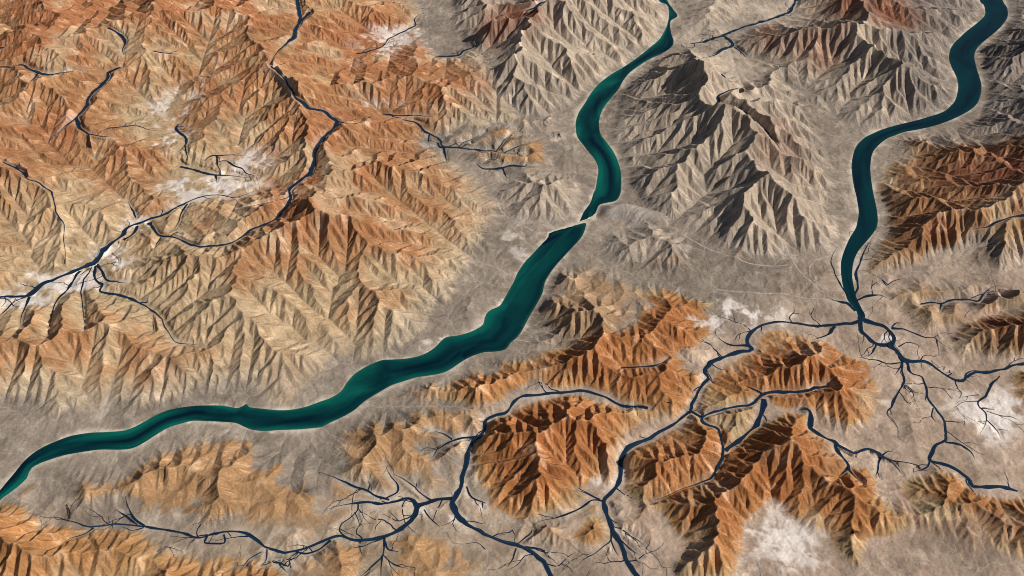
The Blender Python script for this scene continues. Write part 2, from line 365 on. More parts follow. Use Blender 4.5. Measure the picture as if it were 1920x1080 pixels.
# ------------------------------------------------------------------ relief: (class, label, base z, uplift, outline)
HILLS = [
 ('orangeL', "vast orange badland range filling the upper left, fading to tan at its fluted foot", 18, 0.88,
  [(-500,800),(-100,770),(0,742),(40,750),(120,760),(190,744),(250,760),(310,738),(370,728),(440,712),(500,728),(545,742),(575,705),(640,664),(690,660),(740,644),(790,607),(835,566),(872,530),(890,490),(905,450),(938,418),(925,370),(905,335),(850,300),(820,290),(790,250),(850,240),(972,222),(930,185),(915,120),(880,88),(830,100),(780,64),(800,20),(740,-130),(-900,-130)]),
 ('grey', "grey fluted mountain at top centre with a dark western face", 12, 1.25,
  [(918,130),(922,170),(942,200),(1000,222),(1035,205),(1090,178),(1150,128),(1205,100),(1240,65),(1246,20),(1230,-60),(1000,-120),(860,-90),(850,40),(890,90)]),
 ('grey', "grey ribbed mountain between the emerald river and the eastern river", 5, 1.3,
  [(1290,92),(1240,112),(1175,157),(1150,195),(1142,240),(1165,285),(1185,345),(1212,385),(1270,412),(1340,450),(1405,485),(1440,492),(1480,470),(1545,470),(1575,440),(1560,390),(1552,330),(1560,275),(1500,200),(1470,145),(1430,112),(1335,108)]),
 ('grey', "grey and russet mountain in the bend of the eastern river at top right", 10, 1.1,
  [(1390,72),(1372,88),(1410,102),(1440,128),(1475,148),(1530,182),(1590,222),(1640,237),(1700,228),(1745,213),(1786,190),(1790,160),(1775,115),(1780,88),(1822,45),(1840,20),(1825,-100),(1500,-110),(1490,25),(1420,52)]),
 ('grey', "small dark grey hill at the top edge right of the emerald river", 8, 0.8,
  [(1265,82),(1285,20),(1280,-80),(1410,-80),(1385,30),(1300,74)]),
 ('brown', "dark brown and rust ridges along the right edge beyond the eastern river", 5, 0.95,
  [(1850,30),(1900,-110),(2500,-130),(2500,520),(2000,500),(1900,492),(1830,472),(1760,478),(1700,508),(1628,512),(1632,480),(1658,430),(1655,370),(1655,330),(1690,300),(1740,258),(1830,218),(1852,170),(1848,130),(1838,100),(1875,70)]),
 ('tan', "pair of small tan hills right of the river mouth", 4, 0.75,
  [(1690,548),(1750,538),(1800,545),(1815,575),(1800,612),(1760,628),(1700,618),(1690,590)]),
 ('tan', "small tan hill against the right edge of the picture", 5, 0.7,
  [(1860,548),(1900,540),(2060,535),(2060,592),(1900,602),(1870,585)]),
 ('brown', "dark rust hill with sharp gullies at the right edge above the bent stream", 4, 1.1,
  [(1800,612),(1850,602),(2100,590),(2100,672),(1960,668),(1880,682),(1810,665),(1785,640)]),
 ('orangeR', "orange hill cut off by the right edge beside the white flat", 4, 0.9,
  [(1878,718),(1920,695),(2100,690),(2100,790),(1960,785),(1910,762)]),
 ('orangeR', "jagged orange hills north of the curving central stream", 4, 1.0,
  [(1180,535),(1230,530),(1335,566),(1342,610),(1310,640),(1265,660),(1296,690),(1310,722),(1298,765),(1250,795),(1205,792),(1190,765),(1160,738),(1090,722),(1000,727),(940,740),(870,765),(820,747),(800,735),(900,700),(990,680),(1080,652),(1130,627),(1200,612),(1240,582),(1190,560)]),
 ('orangeR', "deep orange hill between the forked stream and the eastern plain", 4, 1.1,
  [(1418,645),(1450,625),(1530,630),(1560,655),(1620,680),(1652,745),(1635,800),(1580,822),(1525,800),(1500,765),(1440,755),(1340,765),(1306,762),(1334,695),(1400,668)]),
 ('orangeR', "orange knob enclosed by the loop of the forked stream", 8, 0.95,
  [(1322,803),(1335,778),(1380,768),(1428,758),(1402,808),(1362,842),(1350,806)]),
 ('orangeR', "orange star shaped hill inside the curve of the central stream", 4, 1.25,
  [(905,806),(950,778),(1010,758),(1060,745),(1180,770),(1212,800),(1180,828),(1150,852),(1118,872),(1085,905),(1035,962),(1000,978),(960,962),(925,930),(900,900),(885,868),(898,832)]),
 ('orangeR', "large orange hill with long finger ridges at bottom right", 5, 1.25,
  [(1172,890),(1190,850),(1240,822),(1290,787),(1320,787),(1345,812),(1360,845),(1420,795),(1500,775),(1540,825),(1585,865),(1640,915),(1700,978),(1680,992),(1625,995),(1615,1062),(1575,1045),(1550,992),(1520,1004),(1480,962),(1440,950),(1412,992),(1385,1015),(1350,1085),(1265,1090),(1278,1010),(1240,955),(1200,955),(1165,930)]),
 ('orangeR', "small orange cone beside the dark stream near the bottom edge", 4, 0.9,
  [(1066,1014),(1100,962),(1130,965),(1140,1015),(1105,1024)]),
 ('orangeR', "low orange knoll above the small dark inlet", 4, 0.7,
  [(1028,925),(1070,916),(1105,922),(1125,945),(1080,957),(1030,950)]),
 ('orangeR', "orange and dark brown hill at the lower right corner", 5, 1.15,
  [(1695,905),(1750,884),(1830,924),(1900,935),(2250,930),(2250,1060),(1960,1075),(1890,1050),(1850,1020),(1830,980),(1780,982),(1740,970),(1710,935)]),
 ('orangeB', "orange rolling hills in the lower left corner", 5, 0.9,
  [(-400,930),(0,945),(50,960),(85,990),(170,1000),(250,995),(330,1015),(330,1050),(220,1085),(100,1130),(-400,1150)]),
 ('orangeB', "orange ridge cut off by the bottom edge at left", 6, 0.9,
  [(250,1085),(350,1046),(480,1056),(580,1110),(540,1180),(250,1180)]),
 ('tan', "low tan hills between the emerald river and the lower left stream", 4, 0.27,
  [(-50,935),(100,905),(230,885),(330,850),(420,832),(520,850),(620,880),(700,930),(620,988),(480,988),(400,982),(280,972),(150,960)]),
 ('tan', "low tan ridges west of the central stream", 4, 0.5,
  [(560,862),(640,800),(740,770),(800,770),(880,770),(892,790),(862,880),(840,925),(760,920),(700,900)]),
 ('greytan', "low dark grey hills right of the emerald river", 3, 0.5,
  [(1060,525),(1150,508),(1200,560),(1200,610),(1100,642),(1020,650),(1000,620),(1030,575)]),
 ('grey', "pale grey cone on the plain below the ribbed mountain", 3, 0.6,
  [(1140,440),(1220,408),(1300,450),(1290,490),(1180,492),(1120,475)]),
 ('knoll', "smooth grey knoll on the right bank of the emerald river", 2, 0.55,
  [(1124,392),(1140,382),(1175,384),(1245,412),(1200,422),(1128,412)]),
 ('grey', "small grey striped hill left of the emerald river", 4, 0.8,
  [(930,368),(960,340),(1010,322),(1085,335),(1100,365),(1078,400),(1040,420),(1000,405),(960,408)]),
 ('tan', "low tan foothills between orange range and emerald river", 6, 0.4,
  [(800,252),(900,237),(1010,260),(1070,305),(1000,322),(930,345),(850,300)]),
 ('tan', "low tan hills along the bottom edge left of centre", 4, 0.32,
  [(560,1100),(640,1018),(700,1015),(850,1005),(905,1060),(900,1150),(600,1180)]),
]

CRESTS = [  # px points, z, strength
 ([(560,120),(600,280),(650,330),(690,420)], 70, 0.8), ([(560,400),(640,420),(720,470)], 60, 0.9), ([(480,470),(560,420)], 50, .8),
 ([(300,100),(450,90),(520,200),(470,260)], 80, .5), ([(650,150),(760,150),(850,150)], 70, .6), ([(640,250),(760,300),(850,360)], 60, .7),
 ([(60,330),(160,330),(250,320)], 50, .5), ([(80,470),(200,400)], 40, .4), ([(60,600),(200,590),(330,610),(400,580)], 40, .6),
 ([(1180,-40),(1080,15),(1010,55),(968,105),(945,170)], 90, 1.0), ([(1080,15),(1130,50),(1180,75)], 80, .7),
 ([(1310,115),(1325,185),(1340,240),(1375,285),(1440,320),(1500,375)], 90, 1.0), ([(1340,240),(1290,300),(1230,360)], 70, .6),
 ([(1380,165),(1450,145),(1500,205),(1535,290)], 70, .8), ([(1375,285),(1400,400)], 70, .7),
 ([(1420,52),(1500,38),(1545,45),(1610,98),(1690,100),(1755,155)], 90, 1.0), ([(1560,-30),(1640,20),(1700,60)], 90, .8),
 ([(2100,300),(1900,335),(1720,350)], 80, .9), ([(2050,425),(1860,440),(1770,442),(1665,472)], 60, .8), ([(2050,150),(1890,170)], 80, .8), ([(2050,60),(1930,60)], 90, .8),
 ([(2050,240),(1850,260),(1760,275)], 70, .6), ([(2050,380),(1850,385),(1720,400)], 60, .7),
 ([(1830,622),(2000,632)], 40, .8), ([(1730,575),(1740,600)], 30, .5), ([(1795,570),(1800,590)], 30, .5),
 ([(1265,555),(1245,610),(1130,648),(1080,690)], 50, .9), ([(1180,650),(1280,700)], 50, .6), ([(860,745),(960,715)], 30, .6),
 ([(1350,715),(1430,675),(1540,685),(1610,750)], 50, .9),
 ([(950,795),(1010,795),(1060,780),(1140,800)], 60, .9), ([(1010,795),(1015,860),(995,940)], 50, .6), ([(1060,780),(1085,840),(1110,860)], 50, .6),
 ([(1480,795),(1440,850),(1350,920),(1335,1030)], 60, .9), ([(1480,795),(1480,880),(1510,970)], 50, .8), ([(1500,805),(1560,880),(1600,990)], 60, .9),
 ([(1310,820),(1230,870)], 50, .7), ([(1560,870),(1660,965)], 40, .7),
 ([(1740,895),(1830,938),(2000,960)], 50, .9), ([(1830,938),(1880,1020)], 40, .6),
 ([(-50,985),(60,1005),(150,1040)], 40, .8), ([(200,1000),(200,1060)], 40, .8), ([(330,1065),(480,1075)], 40, .8),
 ([(1225,425),(1222,445)], 25, .8), ([(955,350),(1040,340),(1080,350)], 25, .6), ([(1105,975),(1108,1000)], 20, .6), ([(1130,395),(1190,405)], 20, .5),
]

# pale mineral crusts and sand: (x, y, rx, ry, strength)
SALT = [(335,215,55,30,.85),(300,240,55,14,.6),(395,165,24,26,.5),(200,485,80,36,1),(120,530,80,24,1),(50,570,90,26,.9),(270,425,50,22,.8),(390,360,110,26,.95),(470,315,60,24,.8),(330,265,60,36,.8),(640,440,30,12,.4),(740,78,70,32,.8),(860,255,90,22,.55),
        (720,210,60,14,.6),(1380,590,110,28,.9),(1340,570,60,25,.5),(1470,1010,70,50,1.0),(1500,1050,60,30,.8),(1380,1040,60,40,.5),(1860,770,80,45,1.0),(1800,800,60,25,.5),(1700,755,120,50,.35),
        (1225,470,50,18,.6),(880,860,30,60,.5),(830,960,60,25,.5),(1100,930,70,30,.5),(1180,900,20,60,.4),(1650,632,18,10,1.0),
        (1560,690,60,30,.4),(1650,820,70,30,.4),(1090,890,50,25,.5),(250,30,70,10,.5),(640,120,40,15,.35),(1440,480,60,10,.3),(960,480,14,60,.45),(930,560,30,30,.5),(820,630,60,12,.45),(300,770,90,10,.4),(80,830,70,12,.4)]
# darker gravel / scrub plains
DARK = [(480,850,150,40,.6),(1480,515,110,40,.6),(1230,500,120,40,.35),(760,810,80,50,.6),(1810,1020,110,60,.75),(1855,515,32,16,1.3),(700,1060,160,25,.6),(1060,600,60,60,.5),(1640,280,40,40,.0),(880,440,70,60,.3),(650,840,100,40,.5)]
# where the left range weathers to full orange
LEFT_ORANGE = [(600,390,110,80,1),(690,260,170,110,1),(660,120,230,80,1),(430,60,200,70,1),(420,190,120,70,1),(110,280,130,80,.95),(230,330,100,50,.8),(60,150,140,70,.9),(150,40,190,70,1),(830,190,120,50,.8),(560,500,120,40,.5),(740,420,80,60,.6),(180,190,80,60,.6),(300,390,40,20,.5)]
# low broken ground on the plains
ROUGH = [(860,860,130,110,.7),(700,850,130,60,.7),(430,890,260,70,.5),(250,900,140,50,.4),(120,920,160,40,.5),(1080,575,110,80,.6),(1160,640,80,40,.5),(1170,890,50,90,.8),(1120,900,60,50,.7),(1010,1000,120,50,.45),(1180,1000,70,60,.4),(620,1040,160,50,.6),(850,1020,120,50,.6),
         (1180,215,60,90,.55),(1200,120,60,60,.5),(1250,60,40,60,.5),(1230,470,110,40,.45),(1330,480,90,25,.3),(1540,300,60,50,.4),(1480,170,60,60,.5),(1700,215,60,30,.4),(1110,140,50,60,.4),(1040,240,60,30,.3),
         (1740,570,130,50,.5),(1860,480,80,40,.5),(1870,560,80,40,.55),(1850,640,90,50,.5),(1880,90,60,110,.6),(1730,290,60,50,.5),(1670,900,60,70,.7),(1600,830,60,30,.5),(1600,740,90,80,.4),(1640,860,60,20,.25),(1750,930,90,60,.5),(1850,990,90,50,.35),
         (960,700,90,30,.5),(820,740,80,30,.5),(1250,600,80,60,.4),(1420,880,80,60,.5),(1220,850,40,40,.4),(1360,770,80,40,.6),(1170,760,60,30,.6),(1320,700,40,60,.6),(960,270,110,50,.35),(900,420,40,60,.3),(1480,700,60,40,.5)]
# level sandy uplands
FLAT = [(1390,130,75,40,1.0),(1440,22,95,24,1.0),(1340,75,70,18,.9),(1360,200,30,20,.5),(965,12,70,16,1.0),(1000,8,60,16,.9),(1640,75,60,14,.5),(740,80,70,26,.8),(400,345,110,22,.8),(470,310,70,18,.8),(200,480,60,20,.7)]
# rust tints
RUST = [(955,65,60,38,.9),(1620,25,85,40,1.0),(1450,85,45,35,.7),(1530,105,60,35,.55),(1850,350,90,45,.95),(1870,620,80,24,.8),(1740,450,60,20,.35),(1890,900,60,25,.7),(1870,980,50,50,.4),(1460,300,50,50,.35),(1480,505,20,10,.5)]

# ------------------------------------------------------------------ grids
X0, X1, Y0, Y1 = -1760.0, 1760.0, 640.0, 3040.0
LEVELS = [20.0, 10.0, 5.0, 2.5, 1.6]


def grid_shape(dx):
    return int(round((Y1 - Y0) / dx)), int(round((X1 - X0) / dx))


def grid_xy(dx):
    ny, nx = grid_shape(dx)
    return (X0 + (np.arange(nx) + .5) * dx).astype(np.float32), (Y0 + (np.arange(ny) + .5) * dx).astype(np.float32)


def resample(a, ny, nx, smooth=False):
    """bilinear resample of cell-centred grid"""
    oy, ox = a.shape
    fy = np.clip((np.arange(ny) + .5) * oy / ny - .5, 0, oy - 1)
    fx = np.clip((np.arange(nx) + .5) * ox / nx - .5, 0, ox - 1)
    iy = np.minimum(fy.astype(int), oy - 2); ix = np.minimum(fx.astype(int), ox - 2)
    ty = (fy - iy).astype(np.float32)[:, None]; tx = (fx - ix).astype(np.float32)[None, :]
    if smooth:
        ty = ty * ty * (3 - 2 * ty); tx = tx * tx * (3 - 2 * tx)
    r = a[iy] * (1 - ty) + a[iy + 1] * ty
    return (r[:, ix] * (1 - tx) + r[:, ix + 1] * tx).astype(np.float32)


def vnoise(ny, nx, dx, scale, octaves=4, gain=.5):
    out = np.zeros((ny, nx), np.float32); amp = 1.0; tot = 0
    for o in range(octaves):
        gy = max(3, int(ny * dx / scale) + 3); gx = max(3, int(nx * dx / scale) + 3)
        g = RNG.standard_normal((gy, gx)).astype(np.float32)
        out += amp * resample(g, ny, nx, True); tot += amp * amp
        amp *= gain; scale *= .5
        if scale < dx * 1.2:
            break
    return out / math.sqrt(tot)


def blur(a, n):
    for _ in range(n):
        p = np.pad(a, 1, mode='edge')
        a = (p[:-2, 1:-1] + 2 * p[1:-1, 1:-1] + p[2:, 1:-1]) * .25
        p = np.pad(a, 1, mode='edge')
        a = (p[1:-1, :-2] + 2 * p[1:-1, 1:-1] + p[1:-1, 2:]) * .25
    return a


def sstep(a, b, x):
    t = np.clip((x - a) / (b - a), 0, 1)
    return t * t * (3 - 2 * t)


# ------------------------------------------------------------------ world-space line work
def smooth_line(pts, step):
    """Catmull-Rom through rows of (x, y, z, w), sampled about every step metres"""
    P = np.array(pts, float)
    if len(P) < 2:
        return P
    E = np.vstack([2 * P[0] - P[1], P, 2 * P[-1] - P[-2]])
    out = []
    for i in range(1, len(E) - 2):
        p0, p1, p2, p3 = E[i - 1], E[i], E[i + 1], E[i + 2]
        n = max(1, int(np.hypot(*(p2 - p1)[:2]) / step))
        for k in range(n):
            t = k / n
            out.append(.5 * ((2 * p1) + (p2 - p0) * t + (2 * p0 - 5 * p1 + 4 * p2 - p3) * t * t + (3 * p1 - p0 - 3 * p2 + p3) * t ** 3))
    out.append(P[-1])
    return np.array(out)


def sstep0(a, b, x):
    t = np.clip((x - a) / (b - a), 0, 1)
    return t * t * (3 - 2 * t)


def course(pts, zs, rng):
    """world rows (x, y, z, width) of one water course whose picture points stand at heights zs"""
    rows = [(*ground(px, py, z), z, w * .8 * px_metre(py)) for (px, py, w), z in zip(pts, zs)]
    L = smooth_line(rows, 5.0)
    L[:, 3] = np.maximum(L[:, 3], .8)
    # small natural wobble of course and width, ends pinned
    m = len(L)
    t = np.arange(m)
    env = np.clip(np.minimum(t, m - 1 - t) / 6.0, 0, 1)
    for ax in (0, 1):
        nz = np.interp(t, np.arange(0, m + 8, 4), rng.standard_normal(len(np.arange(0, m + 8, 4))))
        L[:, ax] += nz * env * np.minimum(1.3, .25 * L[:, 3] + .5)
    wz = np.interp(t, np.arange(0, m + 6, 3), rng.standard_normal(len(np.arange(0, m + 6, 3))))
    L[:, 3] *= 1 + .2 * np.clip(wz, -2, 2)
    if pts[-1][2] <= 3:      # dwindles to nothing
        q = np.linspace(0, 1, m)
        L[:, 3] *= 1 - .75 * sstep0(.55, 1, q)
    return L


def make_feeders(res, rng):
    """hairline feeders that fork off the courses on open ground"""
    feeders = []
    for k, (L, flat) in enumerate(res):
        if flat < 8 and k == 0:
            continue
        length = len(L) * 5.0
        for _ in range(int(length / (60 if k else 42) + rng.random())):
            i = int(rng.integers(2, max(3, len(L) - 1)))
            if i >= len(L) - 1:
                continue
            d = L[i + 1, :2] - L[i - 1, :2]
            ang = math.atan2(d[1], d[0]) + rng.choice((-1, 1)) * rng.uniform(.6, 1.25)
            n = int(rng.integers(5, 17)); p = L[i, :2].copy(); zz = L[i, 2]
            w0 = min(2.6, .45 * L[i, 3] + .5)
            rows = [(p[0], p[1], zz, w0)]
            for q in range(1, n + 1):
                ang += rng.normal(0, .28)
                p = p + 5.5 * np.array([math.cos(ang), math.sin(ang)])
                rows.append((p[0], p[1], zz + .12 * q, max(.5, w0 * (1 - .75 * q / n))))
            feeders.append((smooth_line(rows, 3.0), 5))
            if n > 8:
                rows2 = [rows[n // 2]]; a2 = ang + rng.choice((-1, 1)) * .8; p = np.array(rows[n // 2][:2])
                for q in range(1, n // 2 + 1):
                    a2 += rng.normal(0, .25); p = p + 4.5 * np.array([math.cos(a2), math.sin(a2)])
                    rows2.append((p[0], p[1], rows2[0][2] + .12 * q, max(.45, rows2[0][3] * (1 - .7 * q / (n // 2)))))
                feeders.append((smooth_line(rows2, 3.0), 5))
    return feeders[:90]


def build_nets(land=None):
    """all stream networks; upland ones lie where the land (a height function) lets them run"""
    out = []
    for ni, (label, lines) in enumerate(NETS):
        high = max(lines[0][1], lines[0][2]) >= 22 and lines[0][1] > 9
        rng = np.random.default_rng(100 + ni)
        res = []
        for k, (pts, z0, z1, flat) in enumerate(lines):
            pts = W(pts)
            n = len(pts)
            zs = np.array([z0 + (z1 - z0) * i / max(1, n - 1) for i in range(n)], float)
            if high and land is not None:
                for _ in range(3):
                    g = [ground(px, py, z) for (px, py, w), z in zip(pts, zs)]
                    h = np.array([land(x, y) for x, y in g]) - 1.5
                    h = np.convolve(np.pad(h, 1, mode='edge'), (.25, .5, .25), 'valid')
                    if k == 0:
                        h = np.minimum.accumulate(h) if h[0] > h[-1] else np.minimum.accumulate(h[::-1])[::-1]
                    else:
                        M = res[0][0]
                        s0 = M[np.argmin(np.hypot(M[:, 0] - g[0][0], M[:, 1] - g[0][1])), 2]
                        d = np.concatenate([[0], np.cumsum(np.hypot(*np.diff(np.array(g), axis=0).T))])
                        h = np.clip(h, s0 - .02 * d, s0 + .12 * d); h[0] = s0
                    zs = .5 * zs + .5 * h if _ < 2 else h
            res.append((course(pts, zs, rng), flat))
        out.append((label, res, make_feeders(res, rng), high))
    return out


nets = build_nets()

banks = {}
for key, (lf, rt) in BANKS.items():
    both = []
    for side in (lf, rt):
        rows = [(*ground(px, py, 0), 0, 0) for px, py in side]
        both.append(smooth_line(rows, 6.0)[:, :2])
    banks[key] = both

river_polys = {k: np.vstack([b[0], b[1][::-1]]) for k, b in banks.items()}


def inside(poly, X, Y):
    """even-odd test of points, poly (n,2)"""
    r = np.zeros(X.shape, bool)
    n = len(poly)
    for i in range(n):
        xa, ya = poly[i]; xb, yb = poly[(i + 1) % n]
        if ya == yb:
            continue
        c = (Y > min(ya, yb)) & (Y <= max(ya, yb))
        c &= X < xa + (Y - ya) * (xb - xa) / (yb - ya)
        r ^= c
    return r


def raster(poly, xs, ys, wx=None, wy=None, pad=40):
    """mask of a polygon on the grid; wx, wy warp the lookup"""
    out = np.zeros((len(ys), len(xs)), bool)
    ix0 = np.searchsorted(xs, poly[:, 0].min() - pad); ix1 = np.searchsorted(xs, poly[:, 0].max() + pad)
    iy0 = np.searchsorted(ys, poly[:, 1].min() - pad); iy1 = np.searchsorted(ys, poly[:, 1].max() + pad)
    if ix1 <= ix0 or iy1 <= iy0:
        return out
    X, Y = np.meshgrid(xs[ix0:ix1], ys[iy0:iy1])
    if wx is not None:
        X = X + wx[iy0:iy1, ix0:ix1]; Y = Y + wy[iy0:iy1, ix0:ix1]
    out[iy0:iy1, ix0:ix1] = inside(poly, X, Y)
    return out


def line_field(lines, xs, ys, R):
    """per cell: signed clearance d - w/2 to the nearest line, its z and its flat width"""
    ny, nx = len(ys), len(xs)
    C = np.full((ny, nx), 1e4, np.float32); Z = np.zeros((ny, nx), np.float32); F = np.ones((ny, nx), np.float32)
    for L, flat in lines:
        for a, b in zip(L[:-1], L[1:]):
            ix0 = np.searchsorted(xs, min(a[0], b[0]) - R); ix1 = np.searchsorted(xs, max(a[0], b[0]) + R)
            iy0 = np.searchsorted(ys, min(a[1], b[1]) - R); iy1 = np.searchsorted(ys, max(a[1], b[1]) + R)
            if ix1 <= ix0 or iy1 <= iy0:
                continue
            dx, dy = b[0] - a[0], b[1] - a[1]
            l2 = dx * dx + dy * dy + 1e-9
            X = xs[None, ix0:ix1] - a[0]; Y = ys[iy0:iy1, None] - a[1]
            t = np.clip((X * dx + Y * dy) / l2, 0, 1)
            d = np.hypot(X - t * dx, Y - t * dy) - (a[3] + (b[3] - a[3]) * t) * .5
            c = C[iy0:iy1, ix0:ix1]
            m = d < c
            c[m] = d[m]
            Z[iy0:iy1, ix0:ix1][m] = (a[2] + (b[2] - a[2]) * t)[m]
            F[iy0:iy1, ix0:ix1][m] = flat
    return C, Z, F


stream_lines = [l for _, r, _, high in nets if not high for l in r]
# shore lines of the rivers as lines of zero width
shore_lines = []
for k, (lf, rt) in banks.items():
    for s in (lf, rt):
        shore_lines.append((np.column_stack([s, np.zeros(len(s)), np.zeros(len(s))]), 30.0))

# ------------------------------------------------------------------ masks on a 5 m survey grid
dxs = 5.0
xs5, ys5 = grid_xy(dxs)
ny5, nx5 = grid_shape(dxs)
warpx = vnoise(ny5, nx5, dxs, 90, 4) * 9
warpy = vnoise(ny5, nx5, dxs, 90, 4) * 9
hill_masks, hill_soft = [], []
for cls, label, z, up, pts in HILLS:
    poly = np.array([ground(px, py, z) for px, py in pts])
    m = raster(poly, xs5, ys5, warpx, warpy)
    hill_masks.append(m)
river_mask5 = np.zeros((ny5, nx5), bool)
for p in river_polys.values():
    river_mask5 |= raster(p, xs5, ys5)

EASE = {'orangeL': .5, 'grey': .74, 'tan': .5, 'greytan': .5}     # share of the uplift kept at the toe
U5 = np.zeros((ny5, nx5), np.float32)
for (cls, label, z, up, pts), m in zip(HILLS, hill_masks):
    inner = blur(m[::4, ::4].astype(np.float32), 5 if m.sum() < 40000 else 12)
    inner = resample(inner, ny5, nx5)
    U5 = np.maximum(U5, m * np.float32(up) * (EASE.get(cls, .88) + (1 - EASE.get(cls, .88)) * sstep(.35, .95, inner)))
U5 = blur(U5, 3)
C10, _, _ = line_field([(np.array([(*ground(px, py, z), 0, s) for px, py in pts]), s) for pts, z, s in CRESTS], xs5[::2], ys5[::2], 150)
crest_boost = np.zeros_like(C10)
for pts, z, s in CRESTS:
    c, _, _ = line_field([(np.array([(*ground(px, py, z), 0, 0) for px, py in pts]), 1)], xs5[::2], ys5[::2], 190)
    crest_boost = np.maximum(crest_boost, s * np.exp(-(np.minimum(c, 400) / 45.0) ** 2))
crest_boost = resample(crest_boost, ny5, nx5)
U5 = U5 * (.84 + .42 * crest_boost)
# broken ground, crossed by level lanes
# flats and pans inside the ranges stay nearly level
def patch(lst, soft=1.0):
    out = np.zeros((ny5, nx5), np.float32)
    X, Y = np.meshgrid(xs5, ys5)
    X = X + warpx * 1.6; Y = Y + warpy * 1.6
    for px, py, rx, ry, s in lst:
        if s <= 0:
            continue
        cx, cy = ground(px, py, 8)
        wx = abs(ground(px + rx, py, 8)[0] - cx)
        wy = abs(ground(px, py - ry, 8)[1] - cy)
        q = ((X - cx) / wx) ** 2 + ((Y - cy) / wy) ** 2
        out = np.maximum(out, s * np.exp(-q ** 1.3))
    return out


U5 = np.maximum(U5, patch(ROUGH) * np.clip(1.2 + 1.1 * vnoise(ny5, nx5, dxs, 85, 3), .15, 2.6) * sstep(.0, .25, patch(ROUGH))).astype(np.float32)
U5 *= 1 - .8 * sstep(.3, .9, patch(SALT))
U5 *= 1 - .85 * patch(FLAT)
FACE5 = np.full((ny5, nx5), 8.0, np.float32)
for (cls, label, zz_, up, pts), m in zip(HILLS, hill_masks):
    FACE5[m] = {'grey': 26, 'orangeL': 8, 'orangeR': 9, 'brown': 11, 'orangeB': 14, 'tan': 30, 'greytan': 14, 'knoll': 90}.get(cls, 12)
FACE5 += 16 * patch([(60,650,120,100,1),(250,660,130,90,1),(420,640,110,90,1),(570,630,110,100,1),(720,580,90,80,1),(600,480,100,70,.6)])
FACE5 = blur(FACE5, 6)
# harder and softer beds
SOFT5 = np.exp(.22 * vnoise(ny5, nx5, dxs, 120, 5, .75)).astype(np.float32)
U5 *= np.clip(1 + .22 * vnoise(ny5, nx5, dxs, 160, 3), .5, 1.6)
U5 = np.maximum(U5, np.clip(.09 + .11 * vnoise(ny5, nx5, dxs, 130, 3), .04, .32)).astype(np.float32)
print("masks", round(time.time() - T0, 1))

# ------------------------------------------------------------------ base level: heights spread smoothly from the water courses
def fixed_levels(dx):
    xs, ys = grid_xy(dx)
    C, Z, F = line_field(stream_lines, xs, ys, max(40, dx * 2))
    fix = C < dx * .55
    riv = np.zeros(fix.shape, bool)
    for p in river_polys.values():
        riv |= raster(p, xs, ys)
    for L, _ in shore_lines:
        ii = np.clip(((L[:, 0] - X0) / dx).astype(int), 0, fix.shape[1] - 1)
        jj = np.clip(((L[:, 1] - Y0) / dx).astype(int), 0, fix.shape[0] - 1)
        ok = (L[:, 0] > X0) & (L[:, 0] < X1) & (L[:, 1] > Y0) & (L[:, 1] < Y1)
        riv[jj[ok], ii[ok]] = True
    Z = np.where(riv, 0, Z)
    return fix | riv, Z.astype(np.float32), C, F


def harmonic(fix, Z, U, iters):
    h = np.where(fix, Z, 15.0).astype(np.float32)
    for _ in range(iters):
        p = np.pad(h, 1, mode='edge')
        h = np.where(fix, Z, .25 * (p[:-2, 1:-1] + p[2:, 1:-1] + p[1:-1, :-2] + p[1:-1, 2:]) + U)
    return h


DIRS = [(-1, 0, 1.), (1, 0, 1.), (0, -1, 1.), (0, 1, 1.), (-1, -1, 2 ** .5), (-1, 1, 2 ** .5), (1, -1, 2 ** .5), (1, 1, 2 ** .5)]
M_EXP = .23
S_REF = .74         # slope of a bare face under unit uplift


def receivers(z, fix, dx, jit):
    ny, nx = z.shape
    p = np.pad(z, 1, mode='constant', constant_values=1e6)
    best = np.zeros((ny, nx), np.float32); bk = np.full((ny, nx), -1, np.int8)
    for k, (j, i, d) in enumerate(DIRS):
        s = (z - p[1 + j:1 + j + ny, 1 + i:1 + i + nx]) / d
        if jit > 0:
            s *= (1 + jit * RNG.random((ny, nx), dtype=np.float32))
        m = s > best
        best[m] = s[m]; bk[m] = k
    bk[fix] = -1
    idx = np.arange(ny * nx, dtype=np.int32).reshape(ny, nx)
    off = np.array([j * nx + i for j, i, _ in DIRS] + [0], np.int32)
    dist = np.array([d for _, _, d in DIRS] + [1.], np.float32) * dx
    return (idx + off[bk]).ravel(), dist[bk].ravel(), (bk < 0).ravel()


def accumulate(r, n):
    """upstream cell counts by pointer doubling; outlets drain to a dummy cell n"""
    self_ = np.arange(n, dtype=np.int32)
    rr = np.append(np.where(r == self_, n, r), n).astype(np.int32)
    acc = np.ones(n + 1)
    for _ in range(16):
        acc[n] = 0
        live = np.flatnonzero(rr[:n] != n)
        if len(live) == 0:
            break
        acc += np.bincount(rr[live], weights=acc[live], minlength=n + 1)
        rr = rr[rr]
    return acc[:n]


